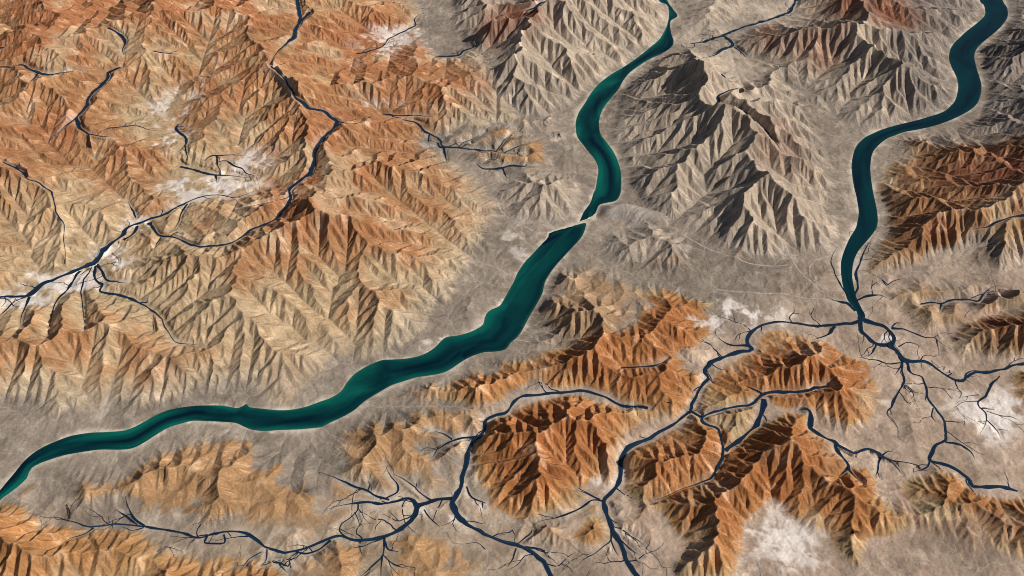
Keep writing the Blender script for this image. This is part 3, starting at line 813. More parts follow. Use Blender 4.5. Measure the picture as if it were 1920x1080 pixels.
def evolve(z, fix, Z, U, dx, dt, steps, jit=.25, diff=.0):
    ny, nx = z.shape; n = ny * nx
    FACE = resample(FACE5, ny, nx).ravel()      # metres of bare face above which runoff gathers into gullies
    soft = resample(SOFT5, ny, nx).ravel()
    acc = None
    for s in range(steps):
        z[fix] = Z[fix]
        r, dist, stop = receivers(z, fix, dx, jit)
        acc = accumulate(r, n)
        Fk = (soft * dt / S_REF * (np.maximum(acc * dx, FACE) / FACE) ** M_EXP / dist).astype(np.float32)
        zz = z.ravel()
        aa = ((zz + U.ravel() * dt) / (1 + Fk)).astype(np.float32)
        bb = (Fk / (1 + Fk)).astype(np.float32)
        aa[stop] = zz[stop] + U.ravel()[stop] * dt; bb[stop] = 0
        fx = fix.ravel()
        aa[fx] = Z.ravel()[fx]
        rr = r.copy()
        for _ in range(14):
            if not (bb > 1e-4).any():
                break
            aa = aa + bb * aa[rr]
            bb = bb * bb[rr]
            rr = rr[rr]
        z = aa.reshape(ny, nx)
        if diff > 0:
            p = np.pad(z, 1, mode='edge')
            z = np.where(fix, z, z + diff * (p[:-2, 1:-1] + p[2:, 1:-1] + p[1:-1, :-2] + p[1:-1, 2:] - 4 * z))
    return z, acc.reshape(ny, nx), r


def flood(z, fix):
    """raise closed hollows so that every cell drains"""
    import heapq
    ny, nx = z.shape
    h = z.copy(); seen = fix.copy(); q = []
    for j, i in zip(*np.where(fix)):
        heapq.heappush(q, (float(h[j, i]), j, i))
    while q:
        v, j, i = heapq.heappop(q)
        for dj, di, d in DIRS:
            a, b = j + dj, i + di
            if 0 <= a < ny and 0 <= b < nx and not seen[a, b]:
                seen[a, b] = True
                h[a, b] = max(h[a, b], v + .02 * d)
                heapq.heappush(q, (float(h[a, b]), a, b))
    return h


def fill_small(z, fix, n):
    """lift single-cell hollows over their lowest rim, a few rounds"""
    ny, nx = z.shape
    for _ in range(n):
        p = np.pad(z, 1, mode='constant', constant_values=1e6)
        lo = np.full_like(z, 1e6)
        for j, i, d in DIRS:
            np.minimum(lo, p[1 + j:1 + j + ny, 1 + i:1 + i + nx], out=lo)
        pit = (z <= lo) & ~fix
        z[pit] = lo[pit] + .01
    return z


def bilinear(a, d):
    ny, nx = a.shape

    def f(x, y):
        fx = min(max((x - X0) / d - .5, 0), nx - 1.001); fy = min(max((y - Y0) / d - .5, 0), ny - 1.001)
        i, j = int(fx), int(fy); p, q = fx - i, fy - j
        return float((a[j, i] * (1 - p) + a[j, i + 1] * p) * (1 - q) + (a[j + 1, i] * (1 - p) + a[j + 1, i + 1] * p) * q)
    return f


z = None
for li, dx in enumerate(LEVELS):
    ny, nx = grid_shape(dx)
    if li:      # upland streams settle with the land around them
        nets = build_nets(bilinear(z, LEVELS[li - 1]))
        stream_lines = [l for _, rs, _, high in nets for l in rs]
    fix, Z, C, F = fixed_levels(dx)
    U = resample(U5, ny, nx)
    if li == 0:
        B = harmonic(fix, Z, 0 * U, 1500)
        B0 = B
    edge = np.zeros_like(fix); edge[[0, -1]] = True; edge[:, [0, -1]] = True
    Z = np.where(edge & ~fix, resample(B0, ny, nx), Z); fix = fix | edge
    if li == 0:
        D = harmonic(fix, Z * 0, U, 1500)
        D = D / np.percentile(D, 99) * 75
        # soft dome plus ground noise gives the first drainage
        z = B + D * .55 + vnoise(ny, nx, dx, 120, 3) * 4 * np.minimum(U, 1)
        z = flood(z, fix)
        z, acc, r = evolve(z, fix, Z, U, dx, 10.0, 60, .3)
        # now that the hills have a shape, let the upland streams find their level in it
        land = bilinear(z, dx)
        nets = build_nets(land)
        stream_lines = [l for _, rs, _, high in nets for l in rs]
        fix, Z, C, F = fixed_levels(dx)
        Z = np.where(edge & ~fix, resample(B0, ny, nx), Z); fix = fix | edge
        z = flood(np.where(fix, Z, z), fix)
        z, acc, r = evolve(z, fix, Z, U, dx, 10.0, 40, .3)
    else:
        zc, dxc = z, LEVELS[li - 1]
        z = resample(z, ny, nx)
        z = z + vnoise(ny, nx, dx, dx * 3, 2) * dx * (.16 if dx > 4 else .28) * np.clip(U, .02, 1)
        # keep the valleys found on the coarser survey open
        nyc, nxc = zc.shape
        ci = np.flatnonzero((acc.ravel() * dxc > 22) & (resample(U5, nyc, nxc).ravel() > .3) & (r != np.arange(r.size)))
        zi = zc.ravel()[ci]; zr = zc.ravel()[r[ci]]
        yi, xi = np.divmod(ci, nxc); yr, xr = np.divmod(r[ci], nxc)
        for t in np.linspace(0, 1, int(2 * dxc / dx) + 1):
            X = ((xi + (xr - xi) * t + .5) * dxc / dx).astype(np.int32)
            Y = ((yi + (yr - yi) * t + .5) * dxc / dx).astype(np.int32)
            q = np.clip(Y, 0, ny - 1) * nx + np.clip(X, 0, nx - 1)
            np.minimum.at(z.reshape(-1), q, (zi + (zr - zi) * t).astype(np.float32))
        if dx == 10.0:
            z = flood(z, fix)
            z, acc, r = evolve(z, fix, Z, U, dx, 7.0, 45, .32)
        elif dx == 5.0:
            z = fill_small(z, fix, 14)
            z, acc, r = evolve(z, fix, Z, U, dx, 4.0, 26, .3, .01)
        elif dx == 2.5:
            z = fill_small(z, fix, 14)
            z, acc, r = evolve(z, fix, Z, U, dx, 2.0, 12, .25, .01)
        else:
            z = fill_small(z, fix, 10)
            z, acc, r = evolve(z, fix, Z, U, dx, 1.5, 6, .2, .012)
    print("level", dx, z.shape, float(z.max()), round(time.time() - T0, 1))

dx = LEVELS[-1]
xs, ys = grid_xy(dx)
raw_acc = acc.copy()
# a little creep so crests are not knife edges
z = .7 * z + .3 * blur(z, 1)
# hair-fine runnels: noise drawn out along the fall line (and, on the flats, along slow swirls)
def fall_lines(z, fsm, turn, length, grain=0):
    zs = blur(z, fsm)
    gy, gx = np.gradient(zs, dx)
    del zs
    gx = -gx; gy = -gy
    gx += turn[0]; gy += turn[1]
    m = np.maximum(np.hypot(gx, gy), 1e-6)
    gx = (gx / m).astype(np.float32).ravel(); gy = (gy / m).astype(np.float32).ravel()
    ny, nx = z.shape
    src = RNG.standard_normal((ny, nx)).astype(np.float32)
    if grain:
        src = blur(src, grain)
        src /= src.std()
    src = src.ravel()
    out = src.copy()
    I, J = np.meshgrid(np.arange(nx, dtype=np.float32), np.arange(ny, dtype=np.float32))
    for sgn in (1, -1):
        x = I.ravel().copy(); y = J.ravel().copy()
        for k in range(length):
            c = np.rint(y).astype(np.int32) * nx + np.rint(x).astype(np.int32)
            x = np.clip(x + sgn * gx[c], 0, nx - 1); y = np.clip(y + sgn * gy[c], 0, ny - 1)
            c = np.rint(y).astype(np.int32) * nx + np.rint(x).astype(np.int32)
            out += src[c]
    out /= out.std()
    return out.reshape(ny, nx)


nyf, nxf = z.shape
pot = vnoise(nyf, nxf, dx, 320, 3) * 22
ty_, tx_ = np.gradient(pot, dx)
hair = fall_lines(z, 3, (-ty_ * .12, tx_ * .12), 14)
hair2 = fall_lines(z, 6, (-ty_ * .2, tx_ * .2), 30, 3)
print("runnels", round(time.time() - T0, 1))
slope = np.hypot(*np.gradient(blur(z, 2), dx))
steep = np.clip(slope / .45, 0, 1)
z += hair * (.05 + .36 * steep) + hair2 * (.10 + .55 * steep)
n_lo = vnoise(nyf, nxf, dx, 70, 5, .6)
z += n_lo * 1.1 * (1 - steep) + vnoise(nyf, nxf, dx, 13, 3, .7) * .42 * (1 - .7 * steep)
nets = build_nets(bilinear(z, dx))
stream_lines = [l for _, rs, _, high in nets for l in rs]
# the smooth knoll by the narrows
mound = [(np.array([(*ground(px, py, 6), 0, 0) for px, py in ((1133, 393), (1160, 392), (1195, 401), (1232, 412))]), 1)]
Cm, _, _ = line_field(mound, xs, ys, 60)
z = np.maximum(z, np.where(Cm < 1e3, 17 * np.clip(1 - (Cm / 34) ** 2, -.2, 1) + .25 * hair, -99)).astype(np.float32)
# shores: flat benches beside water, bed a little below it
Cs, Zs, Fs = line_field(stream_lines, xs, ys, 34)
tb = sstep(0, 1, (Cs - 1.0) / np.maximum(Fs, 3))
near = Cs < 1e3
bench = Zs - .35 + .02 * np.maximum(Cs, 0)
z = np.where(near, np.minimum(bench, z) * (1 - tb) + z * tb, z)
z = np.where(near & (Cs < 2.5), np.minimum(z, Zs - .3), z)
Cr, _, _ = line_field(shore_lines, xs, ys, 40)
riv = np.zeros(z.shape, bool)
for p in river_polys.values():
    riv |= raster(p, xs, ys)
Cr = np.where(riv, -np.minimum(Cr, 30), Cr)
tr = sstep(0, 1, Cr / 38.0)
z = np.where(Cr < 1e3, np.where(riv, -.6 - .1 * np.minimum(-Cr, 30), (np.minimum(z, -.25 + .09 * np.maximum(Cr, 0))) * (1 - tr) + z * tr), z)
z = z.astype(np.float32)
print("shaped", round(time.time() - T0, 1))

# ------------------------------------------------------------------ ground colour: rock type, sediment, crusts (albedo only)
ny, nx = z.shape


def lin(r, g, b):
    f = lambda c: ((c / 255 + .055) / 1.055) ** 2.4 if c > 10 else c / 255 / 12.92
    return np.array([f(r), f(g), f(b)], np.float32)


PAL = {  # crest, flank, foot
 'orangeL': (lin(150, 98, 63), lin(158, 116, 80), lin(172, 147, 115)),
 'orangeB': (lin(162, 114, 70), lin(166, 128, 86), lin(164, 142, 114)),
 'orangeR': (lin(150, 95, 53), lin(162, 114, 70), lin(168, 141, 105)),
 'brown':   (lin(140, 100, 68), lin(150, 120, 90), lin(152, 134, 114)),
 'grey':    (lin(158, 143, 127), lin(150, 137, 124), lin(144, 133, 122)),
 'greytan': (lin(150, 122, 94), lin(128, 115, 102), lin(128, 119, 110)),
 'tan':     (lin(158, 122, 86), lin(148, 124, 98), lin(140, 125, 109)),
 'knoll':   (lin(158, 148, 136), lin(156, 146, 136), lin(154, 146, 138)),
}
PLAIN = lin(139, 126, 113)
Bz = resample(harmonic(*[f for f in fixed_levels(20.0)[:2]], np.zeros(grid_shape(20.0), np.float32), 900), ny, nx)
rel = z - Bz
n_big = vnoise(ny, nx, dx, 240, 4)
n_mid = vnoise(ny, nx, dx, 60, 4)
n_fin = vnoise(ny, nx, dx, 14, 3)
n_pix = RNG.standard_normal((ny, nx)).astype(np.float32)
salt = resample(patch(SALT), ny, nx)
dark = resample(patch(DARK), ny, nx)
rust = resample(patch(RUST), ny, nx)

plain = np.ones((ny, nx, 3), np.float32) * PLAIN
# warmer, beige plain in the south-east, along a soft line
xs_, ys_ = np.meshgrid(xs, ys)
gx, gy = ground(1250, 560, 0)
beige = sstep(0, 260, (xs_ - gx) * .35 - (ys_ - gy) + 60 * n_big) * sstep(-300, 200, xs_ - gx + 250)
plain = plain * (1 - beige[..., None]) + lin(166, 144, 126) * beige[..., None]
south = sstep(0, 200, -(ys_ - ground(700, 900, 0)[1]) + 50 * n_big) * (1 - beige)
plain = plain * (1 - south[..., None]) + lin(150, 131, 111) * south[..., None]
plain *= (1 - .42 * np.clip(dark * (1 + .3 * n_mid), 0, 1))[..., None]

col = plain.copy()
wsum = np.zeros((ny, nx), np.float32)
csum = np.zeros((ny, nx, 3), np.float32)
hill_deep = resample(sstep(.7, .95, blur(np.max([m[::2, ::2] for m in hill_masks], axis=0).astype(np.float32), 10)), ny, nx)
for (cls, label, zb, up, pts), m in zip(HILLS, hill_masks):
    s5 = blur(m.astype(np.float32), 3)
    jj, ii = np.where(s5 > .003)
    if len(jj) == 0:
        continue
    w = resample(s5, ny, nx)
    top, mid, low = PAL[cls]
    span = 34.0 * up
    if cls == 'orangeL':
        core = resample(blur(patch(LEFT_ORANGE), 6), ny, nx)
        t = np.clip(.18 + .3 * rel / span + .95 * core + .12 * n_mid + .16 * n_big, 0, 1.6)
    else:
        core = resample(blur(m[::4, ::4].astype(np.float32), 10), ny, nx)
        t = np.clip(.24 + .5 * rel / span + .8 * sstep(.3, .85, core) + .14 * n_mid + .12 * n_big, 0, 1.6)
    a1 = sstep(.12, .62, t)[..., None]; a2 = sstep(.55, 1.3, t)[..., None]
    c = low * (1 - a1) + mid * a1
    c = c * (1 - a2) + top * a2
    if cls.startswith('orange') or cls == 'brown':
        hv = vnoise(ny, nx, dx, 110, 5, .6)
        c = c * (1 - .5 * sstep(.3, 1.5, hv)[..., None]) + c * np.array([.78, .68, .62], np.float32) * .5 * sstep(.3, 1.5, hv)[..., None]
        k = .6 * sstep(.2, 1.4, -hv)[..., None]
        c = c * (1 - k) + lin(176, 154, 124) * k
    if cls in ('tan', 'greytan'):
        w = w * sstep(-1.0, 10.0, rel + 5 * n_mid + 3 * n_big)
    if cls == 'orangeL':      # the toe of the range fades through grey tan into the plain
        toe = 1 - sstep(.5, .93, resample(blur(m[::4, ::4].astype(np.float32), 26), ny, nx) + .05 * n_mid)
        c = c * (1 - .8 * toe[..., None]) + lin(158, 144, 126) * .8 * toe[..., None]
    csum += c * w[..., None]; wsum += w
hillw = sstep(.28, .54, wsum + .10 * n_mid + .09 * hair2 + .05 * hair)
# hill colour only where there is really relief, so fans keep the colour of the plain
hillw *= np.maximum(sstep(-1.5, 2.5, rel + 2 * n_mid), hill_deep)
ch = csum / np.maximum(wsum, 1e-4)[..., None]
col = plain * (1 - hillw[..., None]) + ch * hillw[..., None]
rg = resample(patch(ROUGH), ny, nx)
rk = np.clip(rg * 1.6, 0, 1) * (1 - hillw) * sstep(1.5, 9, rel + 2 * n_mid)
col = col * (1 - .75 * rk[..., None]) + lin(166, 126, 88) * .75 * rk[..., None]
# northern part of the eastern ridges is grey
gn = sstep(-40, 60, ys_ - ground(1800, 275, 20)[1] + 25 * n_mid) * sstep(-60, 30, xs_ - ground(1850, 150, 0)[0] + 250) * hillw
col = col * (1 - gn[..., None]) + lin(122, 112, 104) * gn[..., None]
sd = resample(patch(FLAT[:7]), ny, nx) * (.75 + .25 * np.clip(n_mid, -1, 1))
col = col * (1 - .8 * sd[..., None]) + lin(176, 160, 142) * .8 * sd[..., None]
r_ = np.clip(rust * (1 + .3 * n_mid), 0, 1) * hillw
col = col * (1 - r_[..., None]) + lin(122, 74, 52) * r_[..., None]
# washes: pale sediment along drainage lines
la = np.log10(np.maximum(raw_acc, 1.0))
la_b = blur(la.astype(np.float32), 1)
left = resample(blur(hill_masks[0].astype(np.float32), 6), ny, nx)
wash = sstep(1.6, 3.0, la_b) * .5 + left * .30 * sstep(1.6, 2.8, blur(la.astype(np.float32), 3))
fine = sstep(.5, 1.4, la_b) * .18
wv = np.clip(wash + fine, 0, .85)[..., None] * (.45 + .55 * hillw[..., None])
pale = col * .45 + lin(196, 180, 166) * .55
col = col * (1 - wv) + pale * wv
# crest dust streaks: cells nothing drains through
cr = sstep(.25, .0, la_b) * hillw * .35
col = col * (1 - cr[..., None]) + (col * .6 + lin(214, 184, 150) * .4) * cr[..., None]
# shores: pale dry silt rim
rim = np.exp(-(np.maximum(Cr, 0) / np.clip(5.5 + 4 * n_mid + 1.5 * n_fin, 1.5, 18)) ** 2) * (Cr > -3) * np.clip(.75 + .45 * n_mid + .25 * n_fin, 0, 1.1)
rim2 = np.exp(-(np.maximum(Cs - 1, 0) / 9.0) ** 2) * np.clip(.15 + .35 * n_mid, 0, 1)
rr_ = np.clip(np.maximum(rim, rim2), 0, 1)[..., None] * .7
col = col * (1 - rr_) + lin(192, 180, 164) * rr_
sl = np.clip(salt * 1.15, 0, 1) * sstep(.28, .72, .66 * salt + .26 * n_mid + .14 * hair2 + .20 * n_fin - .05 * np.maximum(rel, 0) + .10 * la_b)
col = col * (1 - sl[..., None] * .85) + lin(216, 206, 198) * sl[..., None] * .85
# general mottling
# pale runnel threads and darker weathered plates
th = sstep(.9, 2.0, hair) * .42 * (.25 + .75 * steep)
col = col * (1 - th[..., None]) + (col * .45 + lin(214, 192, 166) * .55) * th[..., None]
pl = sstep(.55, 1.5, n_mid + .5 * hair2) * hillw * .32
col = col * (1 - pl[..., None]) + col * np.array([.62, .58, .58], np.float32) * pl[..., None]
# winding bands of finer and coarser gravel on the flats
fl = (1 - hillw) * (1 - .5 * salt)
bd = np.clip(.5 * hair2 + .45 * n_lo, -2, 2) * fl
col = col * (1 + .15 * bd)[..., None]
dw = sstep(2.2, 3.1, la) * fl * .28
col = col * (1 - dw[..., None]) + lin(192, 180, 166) * dw[..., None]
scrub = (n_pix > 1.7) * fl * np.clip(.35 + .5 * n_lo, 0, 1) * .55
col = col * (1 - scrub[..., None]) + lin(84, 76, 62) * scrub[..., None]
gl = sstep(1.0, 2.2, hair2) * fl * .2
col = col * (1 - gl[..., None]) + lin(188, 176, 164) * gl[..., None]
mot = 1 + .06 * n_big + .05 * n_mid + .06 * n_fin + .05 * n_pix + (.03 + .125 * steep) * hair + .05 * steep * hair2
col = np.clip(col * mot[..., None], .01, .9)
print("colour", round(time.time() - T0, 1))

# ------------------------------------------------------------------ materials
def new_mat(name):
    m = bpy.data.materials.new(name)
    m.use_nodes = True
    nt = m.node_tree
    return m, nt, nt.nodes["Principled BSDF"]


def ground_mat():
    m, nt, b = new_mat("eroded_ground")
    N = nt.nodes; L = nt.links
    at = N.new("ShaderNodeAttribute"); at.attribute_name = "geo"
    tc = N.new("ShaderNodeTexCoord")
    n1 = N.new("ShaderNodeTexNoise"); n1.inputs["Scale"].default_value = .22; n1.inputs["Detail"].default_value = 6
    n2 = N.new("ShaderNodeTexNoise"); n2.inputs["Scale"].default_value = .06; n2.inputs["Detail"].default_value = 8; n2.inputs["Roughness"].default_value = .65
    L.new(tc.outputs["Object"], n1.inputs["Vector"]); L.new(tc.outputs["Object"], n2.inputs["Vector"])
    mr = N.new("ShaderNodeMapRange"); mr.inputs[1].default_value = .3; mr.inputs[2].default_value = .7; mr.inputs[3].default_value = .9; mr.inputs[4].default_value = 1.1
    L.new(n1.outputs[0], mr.inputs[0])
    mx = N.new("ShaderNodeVectorMath"); mx.operation = 'SCALE'
    L.new(at.outputs["Color"], mx.inputs[0]); L.new(mr.outputs[0], mx.inputs["Scale"])
    L.new(mx.outputs[0], b.inputs["Base Color"])
    b.inputs["Roughness"].default_value = .95
    b.inputs["Specular IOR Level"].default_value = .1
    bp = N.new("ShaderNodeBump"); bp.inputs["Strength"].default_value = .4; bp.inputs["Distance"].default_value = 3.0
    L.new(n2.outputs[0], bp.inputs["Height"])
    bp2 = N.new("ShaderNodeBump"); bp2.inputs["Strength"].default_value = .35; bp2.inputs["Distance"].default_value = 1.0
    L.new(n1.outputs[0], bp2.inputs["Height"]); L.new(bp.outputs[0], bp2.inputs["Normal"])
    L.new(bp2.outputs[0], b.inputs["Normal"])
    return m


def water_mat(name, deep, mid, lite, ripple=.12, shallow=.7, silt=(.018, .085, .055)):
    m, nt, b = new_mat(name)
    N = nt.nodes; L = nt.links
    uv = N.new("ShaderNodeUVMap"); uv.uv_map = "flow"
    mp = N.new("ShaderNodeMapping"); mp.inputs["Scale"].default_value = (1.0, .0042, 1)
    L.new(uv.outputs[0], mp.inputs[0])
    n = N.new("ShaderNodeTexNoise"); n.inputs["Scale"].default_value = 1.0; n.inputs["Detail"].default_value = 3; n.inputs["Distortion"].default_value = .5
    L.new(mp.outputs[0], n.inputs["Vector"])
    mp2 = N.new("ShaderNodeMapping"); mp2.inputs["Scale"].default_value = (9, .012, 1)
    L.new(uv.outputs[0], mp2.inputs[0])
    n2 = N.new("ShaderNodeTexNoise"); n2.inputs["Scale"].default_value = 1.0; n2.inputs["Detail"].default_value = 3
    L.new(mp2.outputs[0], n2.inputs["Vector"])
    ma = N.new("ShaderNodeMath"); ma.operation = 'MULTIPLY_ADD'; ma.inputs[1].default_value = .06
    L.new(n2.outputs[0], ma.inputs[0]); L.new(n.outputs[0], ma.inputs[2])
    sub = N.new("ShaderNodeMath"); sub.operation = 'SUBTRACT'; sub.inputs[1].default_value = .03
    L.new(ma.outputs[0], sub.inputs[0])
    cr = N.new("ShaderNodeValToRGB")
    e = cr.color_ramp.elements
    e[0].position = .41; e[0].color = (*deep, 1)
    e[1].position = .70; e[1].color = (*lite, 1)
    k = e.new(.545); k.color = (*mid, 1)
    # silty shallows along both banks
    sx = N.new("ShaderNodeSeparateXYZ"); L.new(uv.outputs[0], sx.inputs[0])
    s1 = N.new("ShaderNodeMath"); s1.operation = 'SUBTRACT'; s1.inputs[1].default_value = .5; L.new(sx.outputs[0], s1.inputs[0])
    s2 = N.new("ShaderNodeMath"); s2.operation = 'ABSOLUTE'; L.new(s1.outputs[0], s2.inputs[0])
    # deep water keeps to the middle of the channel
    dm = N.new("ShaderNodeMath"); dm.operation = 'MULTIPLY_ADD'; dm.inputs[1].default_value = .2
    L.new(s2.outputs[0], dm.inputs[0]); L.new(sub.outputs[0], dm.inputs[2])
    L.new(dm.outputs[0], cr.inputs[0])
    s3 = N.new("ShaderNodeMath"); s3.operation = 'MULTIPLY_ADD'; s3.inputs[1].default_value = .16; L.new(n2.outputs[0], s3.inputs[0]); L.new(s2.outputs[0], s3.inputs[2])
    s4 = N.new("ShaderNodeMapRange"); s4.interpolation_type = 'SMOOTHSTEP'
    s4.inputs[1].default_value = .50; s4.inputs[2].default_value = .62; s4.inputs[3].default_value = 0; s4.inputs[4].default_value = shallow
    L.new(s3.outputs[0], s4.inputs[0])
    mxs = N.new("ShaderNodeMix"); mxs.data_type = 'RGBA'
    L.new(s4.outputs[0], mxs.inputs["Factor"]); L.new(cr.outputs[0], mxs.inputs[6]); mxs.inputs[7].default_value = (*silt, 1)
    L.new(mxs.outputs[2], b.inputs["Base Color"])
    b.inputs["Roughness"].default_value = .25
    b.inputs["IOR"].default_value = 1.33
    b.inputs["Specular IOR Level"].default_value = .35
    tc = N.new("ShaderNodeTexCoord")
    n3 = N.new("ShaderNodeTexNoise"); n3.inputs["Scale"].default_value = .25; n3.inputs["Detail"].default_value = 4
    L.new(tc.outputs["Object"], n3.inputs["Vector"])
    bp = N.new("ShaderNodeBump"); bp.inputs["Strength"].default_value = ripple; bp.inputs["Distance"].default_value = .4
    L.new(n3.outputs[0], bp.inputs["Height"]); L.new(bp.outputs[0], b.inputs["Normal"])
    return m


def track_mat(name="packed_dirt", c0=(140, 128, 118), c1=(182, 170, 158)):
    m, nt, b = new_mat(name)
    N = nt.nodes; L = nt.links
    tc = N.new("ShaderNodeTexCoord")
    n = N.new("ShaderNodeTexNoise"); n.inputs["Scale"].default_value = .12; n.inputs["Detail"].default_value = 6
    L.new(tc.outputs["Object"], n.inputs["Vector"])
    cr = N.new("ShaderNodeValToRGB")
    cr.color_ramp.elements[0].position = .35; cr.color_ramp.elements[0].color = (*lin(*c0), 1)
    cr.color_ramp.elements[1].position = .7; cr.color_ramp.elements[1].color = (*lin(*c1), 1)
    L.new(n.outputs[0], cr.inputs[0]); L.new(cr.outputs[0], b.inputs["Base Color"])
    b.inputs["Roughness"].default_value = .95
    return m


M_GROUND = ground_mat()
M_EMERALD = water_mat("emerald_water", (.001, .011, .020), (.002, .042, .042), (.003, .115, .088))
M_TEAL = water_mat("teal_water", (.0015, .012, .020), (.002, .022, .030), (.002, .032, .038), shallow=.5, silt=(.02, .055, .048))
M_NAVY = water_mat("navy_water", (.007, .018, .036), (.011, .027, .052), (.017, .042, .074), shallow=.35, silt=(.03, .045, .05))
M_TRACK = track_mat()
M_SAND = track_mat("pale_sand", (178, 164, 148), (206, 194, 178))


def tag(o, label, cat, kind='structure', group=None):
    o["label"] = label; o["category"] = cat; o["kind"] = kind
    if group:
        o["group"] = group


def link_mesh(name, verts, faces, mat, parent=None, smooth=True):
    me = bpy.data.meshes.new(name)
    verts = np.asarray(verts, np.float32); faces = np.asarray(faces, np.int32)
    me.vertices.add(len(verts)); me.vertices.foreach_set("co", verts.ravel())
    k = faces.shape[1]
    me.loops.add(faces.size); me.loops.foreach_set("vertex_index", faces.ravel())
    me.polygons.add(len(faces)); me.polygons.foreach_set("loop_start", np.arange(0, faces.size, k, dtype=np.int32))
    if smooth:
        me.polygons.foreach_set("use_smooth", np.ones(len(faces), bool))
    me.update(calc_edges=True)
    me.materials.append(mat)
    o = bpy.data.objects.new(name, me)
    COL.objects.link(o)
    if parent:
        o.parent = parent
    return o


# ------------------------------------------------------------------ land objects cut from one survey
own = np.zeros((ny, nx), np.int16)      # 0 = valley floor
order = np.argsort([-m.sum() for m in hill_masks])
for k in order:
    mm = resample(blur(hill_masks[k].astype(np.float32), 2), ny, nx) > .45
    own[mm] = k + 1
XX, YY = np.meshgrid(xs, ys)
V = np.stack([XX, YY, z], -1).reshape(-1, 3)
CC = np.concatenate([col, np.ones((ny, nx, 1), np.float32)], -1).reshape(-1, 4)
idx = np.arange(ny * nx, dtype=np.int32).reshape(ny, nx)
Q = np.stack([idx[:-1, :-1], idx[:-1, 1:], idx[1:, 1:], idx[1:, :-1]], -1).reshape(-1, 4)
fo = own[:-1, :-1].ravel()


def land(name, sel, label, cat):
    q = Q[sel]
    u, inv = np.unique(q, return_inverse=True)
    o = link_mesh(name, V[u], inv.reshape(-1, 4), M_GROUND)
    at = o.data.attributes.new("geo", 'FLOAT_COLOR', 'POINT')
    at.data.foreach_set("color", CC[u].ravel())
    tag(o, label, cat)
    return o


land("valley_floor", fo == 0, "grey brown gravel plain winding between all the hills and rivers", "plain")
for k, (cls, label, zb, up, pts) in enumerate(HILLS):
    sel = fo == k + 1
    if sel.sum() < 20:
        continue
    big = sel.sum() * dx * dx > 1.2e5
    land("mountain" if big else "hill", sel, label, "mountain" if big else "hill")

# outer ground: one ring from the survey's edge to the horizon
ring = [(0, i) for i in range(0, nx, 8)] + [(j, nx - 1) for j in range(0, ny, 8)] + [(ny - 1, i) for i in range(nx - 1, -1, -8)] + [(j, 0) for j in range(ny - 1, -1, -8)]
ctr = np.array([(X0 + X1) / 2, (Y0 + Y1) / 2])
rv, rf, rc = [], [], []
scales = [1.0, 1.03, 1.09, 1.2, 1.5, 2.2, 4, 9, 20]
for si, s in enumerate(scales):
    for j, i in ring:
        p = np.array([xs[i], ys[j]])
        f = min(1, si / 4)
        q = ctr + (p - ctr) * s
        zz = z[j, i] * (1 - f) + f * (12 + 10 * math.sin(q[0] * .004) * math.cos(q[1] * .003))
        if si == 0:
            zz -= .4
        rv.append((q[0], q[1], zz))
        rc.append((*(col[j, i] * (1 - f) + PLAIN * f), 1))
n = len(ring)
for si in range(len(scales) - 1):
    for k in range(n):
        a0, a1 = si * n + k, si * n + (k + 1) % n
        rf.append((a0, a0 + n, a1 + n, a1))
og = link_mesh("desert_ground", rv, rf, M_GROUND)
at = og.data.attributes.new("geo", 'FLOAT_COLOR', 'POINT')
at.data.foreach_set("color", np.array(rc, np.float32).ravel())
tag(og, "bare desert ground stretching away beyond the surveyed valleys", "ground")

# ------------------------------------------------------------------ water
def height(x, y):
    fx = np.clip((x - X0) / dx - .5, 0, nx - 1.001); fy = np.clip((y - Y0) / dx - .5, 0, ny - 1.001)
    i, j = int(fx), int(fy); a, b = fx - i, fy - j
    return (z[j, i] * (1 - a) + z[j, i + 1] * a) * (1 - b) + (z[j + 1, i] * (1 - a) + z[j + 1, i + 1] * a) * b


def set_uv(o, vuv):
    uvl = o.data.uv_layers.new(name="flow")
    li = np.empty(len(o.data.loops), np.int32); o.data.loops.foreach_get("vertex_index", li)
    uvl.data.foreach_set("uv", np.asarray(vuv, np.float32)[li].ravel())


def river(key, mat, label):
    lf, rt = banks[key]
    vl = [(x, y, 0.0) for x, y in lf]; vr = [(x, y, 0.0) for x, y in rt]
    cl = np.concatenate([[0], np.cumsum(np.hypot(*np.diff(lf, axis=0).T))])
    nl = len(vl)
    faces = []; i = j = 0
    pair = {}
    while i < len(lf) - 1 or j < len(rt) - 1:
        pair[j] = i
        if i == len(lf) - 1:
            adv = 1
        elif j == len(rt) - 1:
            adv = 0
        else:
            adv = 0 if np.hypot(*(lf[i + 1] - rt[j])) < np.hypot(*(lf[i] - rt[j + 1])) else 1
        if adv == 0:
            faces.append((i, i + 1, nl + j)); i += 1
        else:
            faces.append((i, nl + j + 1, nl + j)); j += 1
    pair[len(rt) - 1] = len(lf) - 1
    uv = [(0, cl[k]) for k in range(nl)] + [(1, cl[pair.get(k, nl - 1)]) for k in range(len(rt))]
    V3 = np.array(vl + vr, float)
    F3 = []
    for f in faces:
        p, q, r3 = V3[list(f)]
        nz = (q[0] - p[0]) * (r3[1] - p[1]) - (q[1] - p[1]) * (r3[0] - p[0])
        F3.append(f if nz > 0 else f[::-1])
    o = link_mesh("river", V3, F3, mat)
    set_uv(o, uv)
    tag(o, label, "river")
    return o


river('upper', M_EMERALD, "emerald river descending from the top edge down to the sand bar")
river('lower', M_EMERALD, "broad emerald river sweeping from the sand bar to the lower left edge")
river('east', M_TEAL, "dark teal river looping down the right side into thin streams")


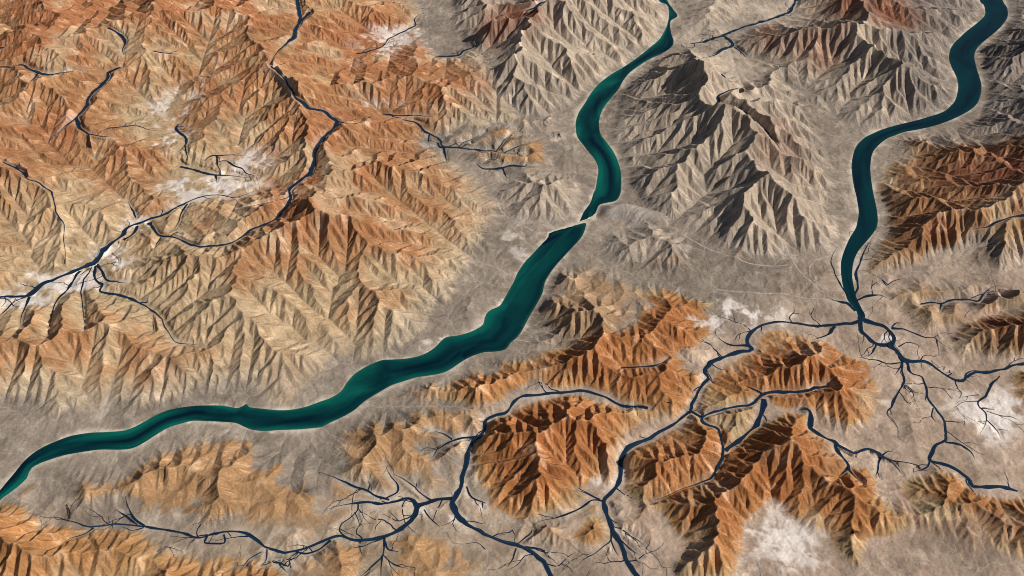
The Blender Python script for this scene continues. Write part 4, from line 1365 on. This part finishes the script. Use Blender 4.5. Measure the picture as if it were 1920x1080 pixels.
def strip(name, L, mat, parent, lift, drape=False, w=None):
    m = len(L)
    d = np.gradient(L[:, :2], axis=0)
    d /= np.maximum(np.hypot(d[:, 0], d[:, 1]), 1e-6)[:, None]
    nrm = np.stack([-d[:, 1], d[:, 0]], -1)
    hw = (L[:, 3] if w is None else np.full(m, w)) * .5
    wl = 1 + .22 * np.interp(np.arange(m), np.arange(0, m + 4, 2), RNG.standard_normal(len(np.arange(0, m + 4, 2))))
    wr = 1 + .22 * np.interp(np.arange(m), np.arange(0, m + 4, 2), RNG.standard_normal(len(np.arange(0, m + 4, 2))))
    wl = np.clip(wl, .5, 1.6); wr = np.clip(wr, .5, 1.6)
    A = L[:, :2] + nrm * (hw * wl)[:, None]; Bq = L[:, :2] - nrm * (hw * wr)[:, None]
    if drape:
        za = np.array([height(*p) for p in A]) + lift; zb = np.array([height(*p) for p in Bq]) + lift
    else:
        za = zb = L[:, 2] + lift
    vv = np.concatenate([np.column_stack([A, za]), np.column_stack([Bq, zb])])
    ff = [(k, m + k, m + k + 1, k + 1) for k in range(m - 1)]
    o = link_mesh(name, vv, ff, mat, parent)
    s = np.concatenate([[0], np.cumsum(np.hypot(*np.diff(L[:, :2], axis=0).T))])
    set_uv(o, [(0, q) for q in s] + [(1, q) for q in s])
    return o


for k, (label, lines, feeders, high) in enumerate(nets):
    root = strip("stream", lines[0][0], M_NAVY, None, .02)
    tag(root, label, "stream")
    for t, (L, flat) in enumerate(lines[1:]):
        strip("tributary", L, M_NAVY, root, .03 + .012 * t)
    for L, flat in feeders:
        h = np.array([height(x, y) for x, y in L[:, :2]])
        ok = np.flatnonzero(np.abs(h - h[0]) > 3.5 + .04 * np.arange(len(h)))
        L = L[:ok[0]] if len(ok) else L      # a feeder dies out where the ground steepens
        if len(L) >= 5:
            strip("tributary", L, M_NAVY, root, .22, True)

for label, pts in TRACKS:
    rows = [(*ground(px, py, 3), 0, 3.2) for px, py in pts]
    L = smooth_line(rows, 4.0)
    o = strip("dirt_track", L, M_TRACK, None, .25, True)
    tag(o, label, "dirt track")

L = smooth_line([(*ground(px, py, .3), 0, w * px_metre(py)) for px, py, w in BAR], 3.0)
o = strip("sand_bar", L, M_SAND, None, .3)
tag(o, "thin pale sand bar lying across the narrows of the emerald river", "sand bar")

print("built", round(time.time() - T0, 1))
